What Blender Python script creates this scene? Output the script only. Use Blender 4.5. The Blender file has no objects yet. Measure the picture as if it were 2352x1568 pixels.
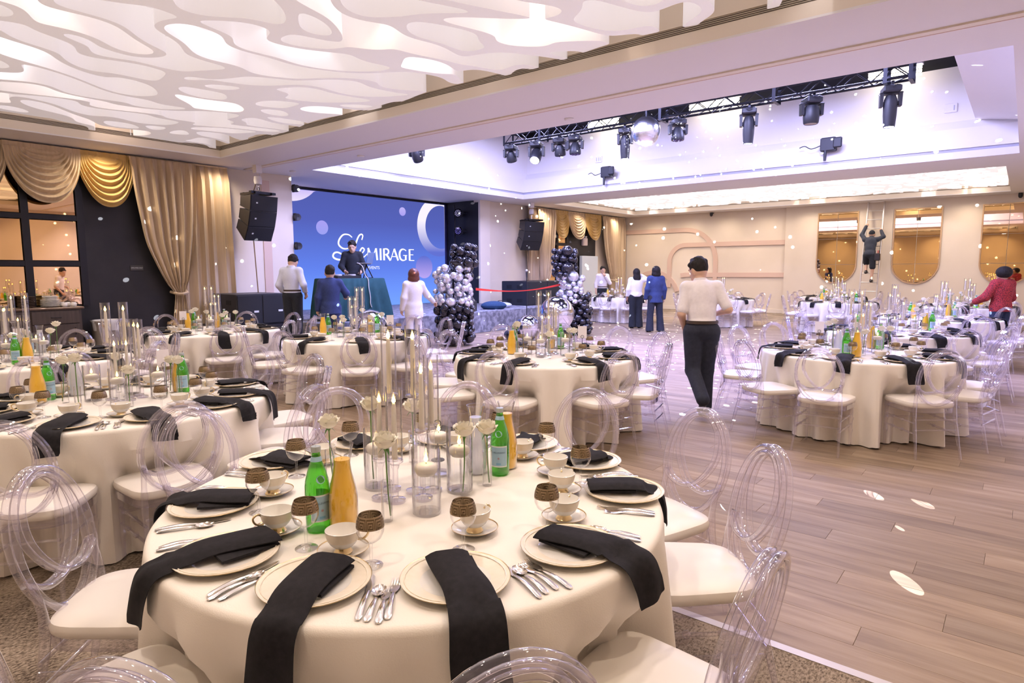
import bpy, math, random
import numpy as np
from mathutils import Vector, Matrix
PI = math.pi
rnd = random.Random(7)
sc = bpy.context.scene
COL = sc.collection
# ------------------------------------------------------------------ camera, world, exposure, large lights
cd = bpy.data.cameras.new('camera'); cam = bpy.data.objects.new('camera', cd); COL.objects.link(cam)
EYE = Vector((0, 0, 1.6))
YAW, PIT, ROL = 0.88825144, -0.112355288, -0.0030412
_f = Vector((math.cos(PIT)*math.sin(YAW), math.cos(PIT)*math.cos(YAW), math.sin(PIT)))
_r = Vector((math.cos(YAW), -math.sin(YAW), 0)); _u = _r.cross(_f)
_c, _s = math.cos(ROL), math.sin(ROL)
RX = _c*_r + _s*_u; UX = -_s*_r + _c*_u
cam.matrix_world = Matrix(((RX.x, UX.x, -_f.x, 0), (RX.y, UX.y, -_f.y, 0), (RX.z, UX.z, -_f.z, EYE.z), (0, 0, 0, 1)))
cd.sensor_fit = 'HORIZONTAL'; cd.sensor_width = 36; cd.lens = 36*1443.75/2352
cd.clip_start = 0.05; cd.clip_end = 100
sc.camera = cam
w = bpy.data.worlds.new('world'); sc.world = w; w.use_nodes = True
w.node_tree.nodes['Background'].inputs[0].default_value = (.9, .85, .8, 1)
w.node_tree.nodes['Background'].inputs[1].default_value = .15
sc.view_settings.view_transform = 'Standard'; sc.view_settings.look = 'None'
sc.view_settings.gamma = 1; sc.view_settings.use_curve_mapping = False
sc.view_settings.exposure = EXPOSURE = 0.42
cy = sc.cycles
cy.max_bounces = 8; cy.diffuse_bounces = 3; cy.glossy_bounces = 4; cy.transmission_bounces = 4
cy.transparent_max_bounces = 32; cy.sample_clamp_indirect = 4.0; cy.caustics_reflective = False; cy.caustics_refractive = False
cy.blur_glossy = 1.0

def lamp(name, kind, loc, power, color, size=1., size_y=None, rot=(0, 0, 0), **kw):
    l = bpy.data.lights.new(name, kind); l.energy = power; l.color = color
    if kind == 'AREA':
        l.shape = 'RECTANGLE' if size_y else 'SQUARE'; l.size = size
        if size_y: l.size_y = size_y
    else:
        l.shadow_soft_size = size
    for k, v in kw.items(): setattr(l, k, v)
    o = bpy.data.objects.new(name, l); COL.objects.link(o); o.location = loc; o.rotation_euler = rot
    return o
WARM = (1, .82, .64); PINK = (1, .86, .80); LILAC = (.50, .51, 1.0)
# unseen area lights added above the truss to wash the middle well lilac
for i, (x, y) in enumerate(((9.6, 3.2), (9.6, 6.4), (9.6, 9.6), (13.2, 3.2), (13.2, 9.6))):
    lamp('lilac_fill', 'AREA', (x, y, 5.5), 360, LILAC, 1.4, 2.0)
# warm spots added under the soffits to warm the walls and the room
for (x, y, p) in [(23.6, y, 34) for y in (0, 1.5, 3, 4.5, 6, 7.5, 9, 10.5, 12)] + [(x, 13.05, 60) for x in (2, 4.4, 6.6, 18, 20.5, 23)] + [(-.3, y, 75) for y in (1.5, 4.5, 7.5, 10.5)] + [(x, -.35, 75) for x in (2., 4.6, 7.2)]:
    lamp('warm_fill', 'SPOT', (x, y, 3.80), p, WARM, .05, spot_size=2.75, spot_blend=1.)
# the lit moving heads on the truss throw lilac pools on the dance floor
for (y, p, tx, ty) in ((9.1, 420, 10.6, 7.8), (6.76, 520, 10.8, 6.0), (4.18, 520, 11.2, 4.2), (1.9, 620, 11.3, 2.0)):
    d_ = Vector((tx-12.1, ty-y, -3.8))
    lamp('moving_head_beam', 'SPOT', (12.1, y, 3.86), p, (.36, .33, 1.), .06, rot=d_.to_track_quat('-Z', 'Y').to_euler(), spot_size=1.75, spot_blend=.95)
# spots added below the wave ceilings to light the tables, not the waves
for x in (1.5, 3.4, 5.3):
    for y in (1.4, 3.8, 6.2, 8.6, 11.0): lamp('table_fill', 'SPOT', (x, y, 3.97), 62, PINK, .06, spot_size=2.3, spot_blend=.9)
for x in (18.8, 20.6, 22.4):
    for y in (2., 5., 8., 11.): lamp('table_fill', 'SPOT', (x, y, 3.97), 60, PINK, .06, spot_size=2.3, spot_blend=.9)
# mirror ball: a point source whose beam pattern breaks into many small facets
def mirror_ball_light(loc, power, scale, th):
    o = lamp('mirror_ball_light', 'POINT', loc, power, (.92, .94, 1), .0)
    l = o.data; l.use_nodes = True; nt = l.node_tree; em = nt.nodes['Emission']
    tc = nt.nodes.new('ShaderNodeTexCoord'); vo = nt.nodes.new('ShaderNodeTexVoronoi'); vo.inputs['Scale'].default_value = scale
    lt = nt.nodes.new('ShaderNodeMath'); lt.operation = 'LESS_THAN'; lt.inputs[1].default_value = th
    nt.links.new(tc.outputs['Normal'], vo.inputs['Vector']); nt.links.new(vo.outputs['Distance'], lt.inputs[0])
    nt.links.new(lt.outputs[0], em.inputs['Strength'])
mirror_ball_light((11.70, 6.07, 3.95), 24000, 27, .125)

# ------------------------------------------------------------------ materials
def mat(name, color=(.8, .8, .8), rough=.5, metal=0., spec=.5, emit=None, estr=1., sss=0., coat=0., sheen=0.):
    m = bpy.data.materials.new(name); m.use_nodes = True
    b = m.node_tree.nodes['Principled BSDF']
    b.inputs['Base Color'].default_value = (*color, 1); b.inputs['Roughness'].default_value = rough
    b.inputs['Metallic'].default_value = metal; b.inputs['Specular IOR Level'].default_value = spec
    if emit: b.inputs['Emission Color'].default_value = (*emit, 1); b.inputs['Emission Strength'].default_value = estr
    if coat: b.inputs['Coat Weight'].default_value = coat; b.inputs['Coat Roughness'].default_value = .05
    if sheen: b.inputs['Sheen Weight'].default_value = sheen
    return m
def N(m, t, **kw):
    n = m.node_tree.nodes.new(t)
    for k, v in kw.items():
        if k in n.inputs.keys(): n.inputs[k].default_value = v
        else: setattr(n, k, v)
    return n
def L(m, a, b): m.node_tree.links.new(a, b)
def ramp(m, fac, stops):
    r = N(m, 'ShaderNodeValToRGB'); e = r.color_ramp.elements
    while len(e) < len(stops): e.new(.5)
    for i, (p, c) in enumerate(stops): e[i].position = p; e[i].color = (*c, 1)
    L(m, fac, r.inputs[0]); return r.outputs[0]
def coords(m, kind='Object', scale=(1, 1, 1)):
    t = N(m, 'ShaderNodeTexCoord'); mp = N(m, 'ShaderNodeMapping'); mp.inputs['Scale'].default_value = scale
    L(m, t.outputs[kind], mp.inputs[0]); return mp.outputs[0]
def bsdf(m): return m.node_tree.nodes['Principled BSDF']
def noisy(m, stops, scale=5., sc3=(1, 1, 1), detail=4., bump=0., kind='Object', bs=None):
    v = coords(m, kind, sc3); n = N(m, 'ShaderNodeTexNoise', Scale=scale, Detail=detail); L(m, v, n.inputs['Vector'])
    L(m, ramp(m, n.outputs[0], stops), bsdf(m).inputs['Base Color'])
    if bump:
        n2 = n
        if bs: n2 = N(m, 'ShaderNodeTexNoise', Scale=bs, Detail=2.); L(m, v, n2.inputs['Vector'])
        b = N(m, 'ShaderNodeBump', Strength=bump, Distance=.01); L(m, n2.outputs[0], b.inputs['Height']); L(m, b.outputs[0], bsdf(m).inputs['Normal'])
    return m
def clear(name, tint, edge, rough=.02, gl=1., body=None, bodyw=0.):
    """clear plastic or glass: see-through in the middle, tinted and shiny towards its edges"""
    m = bpy.data.materials.new(name); m.use_nodes = True; nt = m.node_tree; nt.nodes.clear()
    out = nt.nodes.new('ShaderNodeOutputMaterial')
    tr = N(m, 'ShaderNodeBsdfTransparent'); g = N(m, 'ShaderNodeBsdfGlossy', Roughness=rough); g.inputs[0].default_value = (1, 1, 1, 1)
    lw = N(m, 'ShaderNodeLayerWeight', Blend=.5)
    L(m, ramp(m, lw.outputs['Facing'], [(.35, tint), (.97, edge)]), tr.inputs[0])
    pw = N(m, 'ShaderNodeMath', operation='POWER'); pw.inputs[1].default_value = 2.0; L(m, lw.outputs['Facing'], pw.inputs[0])
    m1 = N(m, 'ShaderNodeMath', operation='MULTIPLY_ADD', use_clamp=True); m1.inputs[1].default_value = .55*gl; m1.inputs[2].default_value = .06; L(m, pw.outputs[0], m1.inputs[0])
    ge = N(m, 'ShaderNodeNewGeometry'); mu = N(m, 'ShaderNodeMath', operation='MULTIPLY_ADD'); L(m, ge.outputs['Backfacing'], mu.inputs[0]); mu.inputs[1].default_value = -1; mu.inputs[2].default_value = 1
    m2 = N(m, 'ShaderNodeMath', operation='MULTIPLY'); L(m, m1.outputs[0], m2.inputs[0]); L(m, mu.outputs[0], m2.inputs[1]); mu = m2
    a = tr
    if body:
        d = N(m, 'ShaderNodeBsdfTranslucent'); d.inputs[0].default_value = (*body, 1)
        d2 = N(m, 'ShaderNodeBsdfDiffuse'); d2.inputs[0].default_value = (*body, 1)
        mm = N(m, 'ShaderNodeMixShader'); mm.inputs[0].default_value = .5; L(m, d.outputs[0], mm.inputs[1]); L(m, d2.outputs[0], mm.inputs[2])
        ms = N(m, 'ShaderNodeMixShader'); ms.inputs[0].default_value = bodyw; L(m, tr.outputs[0], ms.inputs[1]); L(m, mm.outputs[0], ms.inputs[2]); a = ms
    mx = N(m, 'ShaderNodeMixShader'); L(m, mu.outputs[0], mx.inputs[0]); L(m, a.outputs[0], mx.inputs[1]); L(m, g.outputs[0], mx.inputs[2])
    L(m, mx.outputs[0], out.inputs[0]); return m
def glow(name, color, s):
    m = bpy.data.materials.new(name); m.use_nodes = True; nt = m.node_tree; nt.nodes.clear()
    o = nt.nodes.new('ShaderNodeOutputMaterial'); e = N(m, 'ShaderNodeEmission', Strength=s); e.inputs[0].default_value = (*color, 1)
    L(m, e.outputs[0], o.inputs[0]); return m
acrylic = clear('clear_acrylic', (.975, .965, .985), (.50, .45, .58), .04, 1.9, (.95, .90, 1), .06)
glass = clear('clear_glass', (.99, .99, .99), (.50, .47, .50), .015, 1.7)
waterm = clear('water', (.97, .98, .99), (.85, .86, .9), .01, .8)
green_glass = clear('green_glass', (.36, .86, .22), (.06, .40, .06), .02, 1.0, (.12, .62, .06), .35)
white_paint = mat('white_ceiling_paint', (.84, .80, .78), .6)
beige = noisy(mat('beige_wall_paint', (.80, .70, .56), .6), [(.3, (.78, .67, .52)), (.7, (.82, .71, .57))], 1.2)
tan_paint = mat('tan_moulding_paint', (.72, .52, .40), .5)
cream = mat('cream_trim_paint', (.84, .74, .60), .5)
black_paint = noisy(mat('black_wall_paint', (.012, .011, .014), .55), [(.3, (.010, .009, .012)), (.7, (.018, .016, .02))], 3.)
black_plastic = mat('black_plastic', (.018, .018, .022), .45)
black_metal = mat('black_metal', (.02, .02, .025), .35, .6)
dark_grill = mat('speaker_grille', (.014, .014, .017), .7)
chrome = mat('polished_steel', (.86, .82, .78), .16, 1.)
gold = mat('gold_band', (.78, .62, .36), .28, 1.)
pewter = mat('pewter_band', (.36, .27, .17), .32, .85)
pewter_dark = mat('engraved_pewter', (.13, .09, .05), .45, .7)
china = mat('white_china', (.88, .84, .78), .18, coat=.3)
china_rim = noisy(mat('beige_china_rim', (.80, .68, .50), .3), [(.3, (.78, .69, .55)), (.7, (.83, .74, .61))], 40.)
linen = noisy(mat('ivory_linen', (.86, .79, .71), .8, sheen=.1), [(.3, (.845, .775, .69)), (.7, (.875, .81, .725))], 2.5, bump=.10, bs=260.)
black_cloth = noisy(mat('black_napkin_cloth', (.02, .019, .022), .85, spec=.15, sheen=.02), [(.3, (.013, .012, .014)), (.7, (.020, .018, .021))], 60., bump=.15, bs=500.)
vinyl = mat('white_vinyl', (.87, .81, .74), .38)
juice = mat('orange_juice', (.93, .53, .03), .3, emit=(.93, .5, .03), estr=.0)
milk = clear('cloudy_water', (.8, .8, .82), (.6, .6, .64), .05, .8, (.9, .9, .92), .6)
wax = mat('white_wax', (.90, .84, .76), .45)
flame_m = glow('flame', (1, .62, .14), 9.)
petal = noisy(mat('cream_rose_petal', (.90, .84, .68), .55), [(.3, (.90, .83, .66)), (.7, (.93, .89, .78))], 8.)
stem_m = mat('rose_stem_green', (.10, .22, .04), .5)
leaf_m = mat('rose_leaf_green', (.07, .20, .04), .5)
label_m = mat('pale_blue_paper_label', (.36, .55, .68), .5)
label_b = mat('white_label_border', (.82, .84, .82), .5)
ink = mat('dark_blue_ink', (.03, .06, .16), .5)
ink_red = mat('red_ink', (.55, .05, .04), .5)
card_m = mat('white_card', (.86, .80, .80), .6)
cap_m = mat('bottle_cap_grey', (.45, .50, .50), .35, .4)
mirror_m = mat('amber_mirror', (.84, .56, .27), .015, 1.)
mirror_edge = mat('bronze_edge', (.62, .40, .20), .35, .5)
silver_b = mat('chrome_silver_balloon', (.80, .80, .85), .30, .85)
black_b = mat('glossy_black_balloon', (.022, .020, .028), .10, .35, coat=.6)
foil_m = mat('silver_foil', (.80, .80, .86), .07, 1.)
skin = noisy(mat('skin', (.62, .38, .26), .5), [(.3, (.58, .35, .235)), (.7, (.64, .40, .275))], 6.)
skin_d = mat('deeper_skin', (.40, .22, .14), .5)
hair_m = noisy(mat('black_hair', (.012, .010, .010), .7, spec=.25), [(.3, (.007, .006, .006)), (.7, (.026, .020, .016))], 90., (1, 1, .25), bump=.6)
def cloth_mat(name, c, k=1.15, sc_=30.): return noisy(mat(name, c, .85, spec=.3, sheen=.03), [(.3, c), (.7, tuple(min(1, x*k) for x in c))], sc_, bump=.15)
white_shirt = cloth_mat('white_shirt_cotton', (.80, .74, .72), 1.08)
blue_shirt = cloth_mat('pale_blue_shirt', (.66, .68, .80), 1.06)
navy = cloth_mat('navy_trousers', (.020, .022, .034), 1.4)
blue_suit = cloth_mat('blue_suit_wool', (.030, .045, .13), 1.25)
black_suit = cloth_mat('black_suit', (.018, .02, .026), 1.3)
white_suit = cloth_mat('white_blazer', (.78, .74, .76), 1.06)
jeans = cloth_mat('dark_jeans', (.022, .032, .065), 1.4)
red_knit = noisy(mat('red_and_black_knit', (.5, .05, .05), .9), [(.42, (.05, .012, .015)), (.52, (.50, .04, .045))], 130., (1, 1, .6), 1., .4)
tee = cloth_mat('charcoal_shirt', (.035, .04, .055), 1.3)
leather = mat('black_shoe_leather', (.02, .016, .014), .3)
belt_m = mat('brown_belt', (.05, .03, .02), .4)
teal_cloth = cloth_mat('teal_table_cover', (.014, .060, .072), 1.3, 8.)
denim = cloth_mat('blue_cushion', (.02, .05, .11), 1.3)
alu = mat('ladder_aluminium', (.72, .68, .64), .35, .9)
red_rib = mat('red_satin_ribbon', (.75, .05, .035), .35)
bin_m = mat('grey_plastic_bin', (.34, .30, .27), .5)
liner = mat('white_bin_liner', (.62, .60, .60), .35)
curtain_m = noisy(mat('beige_drape', (.58, .44, .27), .6, sheen=.2), [(.35, (.53, .395, .245)), (.65, (.64, .49, .315))], 3., (6, 6, .35), 6., .12)
gold_swag = noisy(mat('gold_satin_swag', (.62, .40, .12), .42, sheen=.3), [(.3, (.58, .37, .11)), (.7, (.68, .45, .15))], 4.)
cabinet_m = noisy(mat('dark_brown_cabinet', (.06, .042, .036), .5), [(.3, (.05, .036, .032)), (.7, (.075, .054, .046))], 4., (8, 8, .5))
counter_m = mat('brown_counter', (.16, .10, .07), .3)
brown_ware = mat('brown_stoneware', (.07, .035, .018), .4)
tube_m = glow('lamp_tube', (1, .90, .72), 9.)
lens_m = glow('lit_lens', (.92, .95, 1.), 6.)
lens_off = mat('dark_lens', (.16, .13, .30), .1, .3)
redled = glow('red_standby_led', (1, .08, .03), 3.)
grey_metal = mat('grey_painted_metal', (.62, .60, .62), .4, .2)
# wood planks: each plank gets a tone of its own from its place in the grid, plus grain along its length
PW, PL, PX0 = .182, 1.22, 2.70
def wood():
    m = mat('light_oak_plank', (.5, .38, .28), .46, spec=.35); b = bsdf(m)
    g = N(m, 'ShaderNodeNewGeometry'); sp = N(m, 'ShaderNodeSeparateXYZ'); L(m, g.outputs['Position'], sp.inputs[0])
    def op(o, a, v=None, v2=None):
        n = N(m, 'ShaderNodeMath', operation=o)
        if hasattr(a, 'is_linked'): L(m, a, n.inputs[0])
        else: n.inputs[0].default_value = a
        if v is not None:
            if hasattr(v, 'is_linked'): L(m, v, n.inputs[1])
            else: n.inputs[1].default_value = v
        return n.outputs[0]
    ix = op('FLOOR', op('DIVIDE', op('SUBTRACT', sp.outputs[0], PX0), PW))
    off = op('MULTIPLY', op('FRACT', op('MULTIPLY', ix, .381966)), PL)
    iy = op('FLOOR', op('DIVIDE', op('SUBTRACT', sp.outputs[1], off), PL))
    cb = N(m, 'ShaderNodeCombineXYZ'); L(m, ix, cb.inputs[0]); L(m, iy, cb.inputs[1])
    wn = N(m, 'ShaderNodeTexWhiteNoise', noise_dimensions='2D'); L(m, cb.outputs[0], wn.inputs['Vector'])
    cb2 = N(m, 'ShaderNodeCombineXYZ'); L(m, op('MULTIPLY', sp.outputs[0], 16.), cb2.inputs[0]); L(m, op('ADD', op('MULTIPLY', sp.outputs[1], 1.3), op('MULTIPLY', wn.outputs[0], 40.)), cb2.inputs[1]); L(m, op('MULTIPLY', wn.outputs[0], 9.), cb2.inputs[2])
    no = N(m, 'ShaderNodeTexNoise', Scale=1., Detail=5., Roughness=.6); L(m, cb2.outputs[0], no.inputs['Vector'])
    base = ramp(m, no.outputs[0], [(.30, (.20, .138, .090)), (.5, (.29, .208, .138)), (.72, (.365, .278, .196))])
    hs = N(m, 'ShaderNodeHueSaturation'); L(m, base, hs.inputs['Color'])
    mr = N(m, 'ShaderNodeMapRange'); mr.inputs[3].default_value = .82; mr.inputs[4].default_value = 1.16; L(m, wn.outputs[0], mr.inputs[0]); L(m, mr.outputs[0], hs.inputs['Value'])
    L(m, hs.outputs[0], b.inputs['Base Color']); return m
wood_m = wood()
def carpet():
    m = mat('mottled_carpet', (.3, .25, .2), .95, spec=.1); b = bsdf(m)
    v = coords(m, 'Object', (1, 1, 1))
    n1 = N(m, 'ShaderNodeTexNoise', Scale=2.2, Detail=3.); L(m, v, n1.inputs['Vector'])
    v2 = coords(m, 'Object', (55, 95, 1)); n2 = N(m, 'ShaderNodeTexNoise', Scale=1., Detail=4., Roughness=.7); L(m, v2, n2.inputs['Vector'])
    ad = N(m, 'ShaderNodeMath', operation='MULTIPLY_ADD'); L(m, n1.outputs[0], ad.inputs[0]); ad.inputs[1].default_value = .45; L(m, n2.outputs[0], ad.inputs[2])
    L(m, ramp(m, ad.outputs[0], [(.56, (.075, .055, .040)), (.66, (.20, .155, .115)), (.82, (.40, .32, .245))]), b.inputs['Base Color'])
    bp = N(m, 'ShaderNodeBump', Strength=.5, Distance=.01); L(m, n2.outputs[0], bp.inputs['Height']); L(m, bp.outputs[0], b.inputs['Normal'])
    return m
carpet_m = carpet()
stage_m = noisy(mat('grey_stage_carpet', (.4, .4, .45), .9), [(.40, (.14, .14, .17)), (.55, (.25, .25, .29)), (.7, (.33, .33, .38))], 9., detail=2.)

# ------------------------------------------------------------------ mesh helpers
def mesh(name, parts, smooth=True):
    """parts: list of (verts, faces, material); joined into one mesh datablock"""
    V, F, MI, mats = [], [], [], []
    for v, f, m in parts:
        o = len(V); V += [tuple(p) for p in v]
        if m not in mats: mats.append(m)
        k = mats.index(m)
        F += [tuple(i+o for i in q) for q in f]; MI += [k]*len(f)
    me = bpy.data.meshes.new(name); me.from_pydata(V, [], F)
    for m in mats: me.materials.append(m)
    me.polygons.foreach_set('material_index', MI)
    if smooth: me.polygons.foreach_set('use_smooth', [True]*len(F))
    me.update()
    if smooth:
        try: me.set_sharp_from_angle(angle=math.radians(40))
        except Exception: pass
    return me
def box(x0, x1, y0, y1, z0, z1):
    v = [(x, y, z) for x in (x0, x1) for y in (y0, y1) for z in (z0, z1)]
    return v, [(0, 1, 3, 2), (4, 6, 7, 5), (0, 4, 5, 1), (2, 3, 7, 6), (0, 2, 6, 4), (1, 5, 7, 3)]
def cbox(x0, x1, y0, y1, z0, z1, b=.008):
    """box with chamfered vertical and top edges"""
    def ring(i, z): return [(x0+i+b, y0+i, z), (x1-i-b, y0+i, z), (x1-i, y0+i+b, z), (x1-i, y1-i-b, z), (x1-i-b, y1-i, z), (x0+i+b, y1-i, z), (x0+i, y1-i-b, z), (x0+i, y0+i+b, z)]
    return loft([ring(b, z0), ring(0, z0+b), ring(0, z1-b), ring(b, z1)], True, True)
def loft(rings, cap0=False, cap1=False, closed=True):
    n = len(rings[0]); V = [p for r in rings for p in r]; F = []
    m = n if closed else n-1
    for i in range(len(rings)-1):
        for j in range(m):
            a, b = i*n+j, i*n+(j+1) % n
            F.append((a, b, b+n, a+n))
    if cap0: F.append(tuple(range(n-1, -1, -1)))
    if cap1: F.append(tuple(range((len(rings)-1)*n, len(rings)*n)))
    return V, F
def lathe(prof, n=24, c=(0, 0, 0), cap0=False, cap1=False):
    rings = [[(c[0]+r*math.cos(2*PI*k/n), c[1]+r*math.sin(2*PI*k/n), c[2]+z) for k in range(n)] for r, z in prof]
    return loft(rings, cap0, cap1)
def tube(pts, r, n=8, closed=False, caps=True):
    P = [Vector(p) for p in pts]; m = len(P)
    T = []
    for i in range(m):
        a = P[(i-1) % m] if (closed or i > 0) else P[i]; b = P[(i+1) % m] if (closed or i < m-1) else P[i]
        t = (b-a); T.append(t.normalized() if t.length > 1e-9 else Vector((0, 0, 1)))
    u = T[0].orthogonal().normalized(); rings = []
    for i in range(m):
        u = (u - T[i]*u.dot(T[i])); u = u.normalized() if u.length > 1e-6 else T[i].orthogonal().normalized()
        v = T[i].cross(u); rr = r[i] if hasattr(r, '__len__') else r
        rings.append([P[i]+rr*(math.cos(2*PI*k/n)*u+math.sin(2*PI*k/n)*v) for k in range(n)])
    if closed:
        # align the seam
        best = min(range(n), key=lambda s: sum((rings[-1][(k+s) % n]-rings[0][k]).length for k in range(n)))
        V, F = loft(rings); o = (m-1)*n
        for k in range(n): F.append((o+(k+best) % n, o+(k+1+best) % n, (k+1) % n, k))
        return V, F
    return loft(rings, caps, caps)
def spline(pts, k=6, closed=False):
    P = [Vector(p) for p in pts]; n = len(P); out = []
    for i in range(n if closed else n-1):
        p0, p1, p2, p3 = (P[(i+j-1) % n] if closed else P[min(max(i+j-1, 0), n-1)] for j in range(4))
        for s in range(k):
            t = s/k
            out.append(.5*((2*p1)+(p2-p0)*t+(2*p0-5*p1+4*p2-p3)*t*t+(3*p1-p0-3*p2+p3)*t**3))
    if not closed: out.append(P[-1])
    return out
def grid(fn, nu, nv, thick=None):
    V = [fn(i/nu, j/nv) for i in range(nu+1) for j in range(nv+1)]
    F = [(i*(nv+1)+j, (i+1)*(nv+1)+j, (i+1)*(nv+1)+j+1, i*(nv+1)+j+1) for i in range(nu) for j in range(nv)]
    return V, F
def sphere(c, r, nu=16, nv=10, s=(1, 1, 1)):
    prof = [(math.sin(PI*i/nv)*r, -math.cos(PI*i/nv)*r) for i in range(nv+1)]
    prof[0] = (r*.004, -r); prof[-1] = (r*.004, r)
    v, f = lathe(prof, nu, (0, 0, 0), True, True)
    return [(c[0]+p[0]*s[0], c[1]+p[1]*s[1], c[2]+p[2]*s[2]) for p in v], f
def xf(vf, M): return [M @ Vector(p) for p in vf[0]], vf[1]
def T(x=0, y=0, z=0): return Matrix.Translation((x, y, z))
def RZ(a): return Matrix.Rotation(a, 4, 'Z')
def prism(outline, z0, z1, axis='z'):
    """outline: list of 2D points; extruded along the axis"""
    f = {'z': lambda a, b, c: (a, b, c), 'x': lambda a, b, c: (c, a, b), 'y': lambda a, b, c: (a, c, b)}[axis]
    return loft([[f(a, b, z0) for a, b in outline], [f(a, b, z1) for a, b in outline]], True, True)
def ob(name, me, parent=None, loc=None, rz=None, label=None, cat=None, group=None, kind=None, rot=None):
    o = bpy.data.objects.new(name, me); COL.objects.link(o)
    if parent is not None: o.parent = parent
    if loc is not None: o.location = loc
    if rz is not None: o.rotation_euler = (0, 0, rz)
    if rot is not None: o.rotation_euler = rot
    for k, v in (('label', label), ('category', cat), ('group', group), ('kind', kind)):
        if v: o[k] = v
    return o
def struct(name, parts, smooth=False, label=None, parent=None):
    return ob(name, mesh(name, parts, smooth), parent, kind='structure' if parent is None else None, label=label)
class Spec:
    """a thing built once (root mesh or empty + named part meshes) and copied with shared mesh data"""
    def __init__(s, name, root=None): s.name, s.root, s.parts = name, root, []
    def add(s, name, me, sub=None, label=None): s.parts.append((name, me, sub, label)); return len(s.parts)-1
    def put(s, loc, rz=0., label=None, cat=None, group=None, root=None, bare=False, scale=None):
        o = ob(s.name, root or s.root, None, loc, rz, label, cat, group)
        if scale: o.scale = scale
        if bare: return o
        made = []
        for n, me, sub, lb in s.parts:
            c = bpy.data.objects.new(n, me); COL.objects.link(c); c.parent = made[sub] if sub is not None else o
            if lb: c['label'] = lb
            made.append(c)
        return o
# ------------------------------------------------------------------ the room
ZC = 3.83
T1x, T2x, T3x = (.5, 6.29), (8.3, 15.9), (17.7, 23.45)
TY, TYc = (.49, 12.55), (.25, 12.45)
parts = []
for a, b in ((-.9, T1x[0]), (T1x[1], T2x[0]), (T2x[1], T3x[0]), (T3x[1], 24.5)): parts.append((*box(a, b, -1, 13.65, ZC, ZC+.02), white_paint))
for (a, b), (c, d) in ((T1x, TY), (T2x, TYc), (T3x, TY)):
    parts += [(*box(a, b, -1, c, ZC, ZC+.02), white_paint), (*box(a, b, d, 13.65, ZC, ZC+.02), white_paint)]
parts.append((*box(8.4, 15.3, 13.65, 15.3, ZC, ZC+.02), white_paint))
struct('ceiling', parts)
def wallbox(name, x0, x1, y0, y1, z0=0, z1=ZC, m=beige): return struct(name, [(*box(x0, x1, y0, y1, z0, z1), m)])
wallbox('wall_stage_left', -.9, 8.52, 13.65, 13.85)
wallbox('wall_stage_right', 15.12, 24.5, 13.65, 13.85)
wallbox('wall_stage_back', 8.4, 15.3, 15.2, 15.3, 0, ZC, black_paint)
wallbox('wall_stage_side_left', 8.42, 8.52, 13.85, 15.2, 0, ZC, black_paint)
wallbox('wall_stage_side_right', 15.12, 15.22, 13.85, 15.2, 0, ZC, black_paint)
struct('wall_stage_reveal', [(*box(15.105, 15.12, 13.66, 15.2, 0, 3.76), black_paint)])
wallbox('wall_far', 24.33, 24.5, -1, 13.65)
struct('wall_far_panel', [(*box(24.22, 24.33, -1, 6.87, 0, ZC), beige)])
wallbox('wall_near', -1.05, -.9, -1, 13.65)
wallbox('wall_right', -.9, 24.5, -1.15, -1)
struct('baseboard_far', [(*box(24.30, 24.33, 6.87, 13.6, 0, .14), cream), (*box(24.19, 24.22, -1, 6.87, 0, .14), cream)])
struct('baseboard_stage', [(*box(17.2, 24.3, 13.62, 13.65, 0, .14), cream)])
struct('niche_shade_strip', [(*box(7.74, 7.94, 13.63, 13.65, .5, 3.66), tan_paint)])  # tan strip stands for the shade in the pier's niche
struct('trim_2', [(*box(15.12, 15.60, 13.58, 13.65, .55, ZC), cream)])
# sliding-partition track set in the beam's underside
struct('trim_3', [(*box(7.27, 7.37, -.9, 13.5, 3.812, 3.83), cream), (*box(7.415, 7.43, -.9, 13.5, 3.822, 3.83), tan_paint)])
# ceiling wells: fascia, slot diffuser lines and upper walls
def well(n, X, Y, ztop, m_up, slots, inner):
    x0, x1 = X; y0, y1 = Y; p = []
    def frame(z0, z1, g, th, m):
        p.extend([(*box(x0-g-th, x1+g+th, y1+g, y1+g+th, z0, z1), m), (*box(x0-g-th, x1+g+th, y0-g-th, y0-g, z0, z1), m),
                  (*box(x1+g, x1+g+th, y0-g, y1+g, z0, z1), m), (*box(x0-g-th, x0-g, y0-g, y1+g, z0, z1), m)])
    frame(ZC+.02, ZC+.15, 0, .06, white_paint if inner else cream)
    frame(ZC+.15, ZC+.23, .02, .05, m_up)
    frame(ZC+.23, ztop, 0 if not inner else .10, .06, m_up)
    for k in range(slots):
        z = ZC+.16+k*.018
        frame(z, z+.006, .012, .02, slot_m)
    return struct('ceiling_well_%d' % n, p)
slot_m = mat('dark_slot', (.10, .075, .05), .6); slot_l = mat('lilac_grey_slot', (.45, .44, .52), .6)
well(1, T1x, TY, 4.90, beige, 4, False)
well(3, T3x, TY, 4.90, beige, 2, False)
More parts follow.
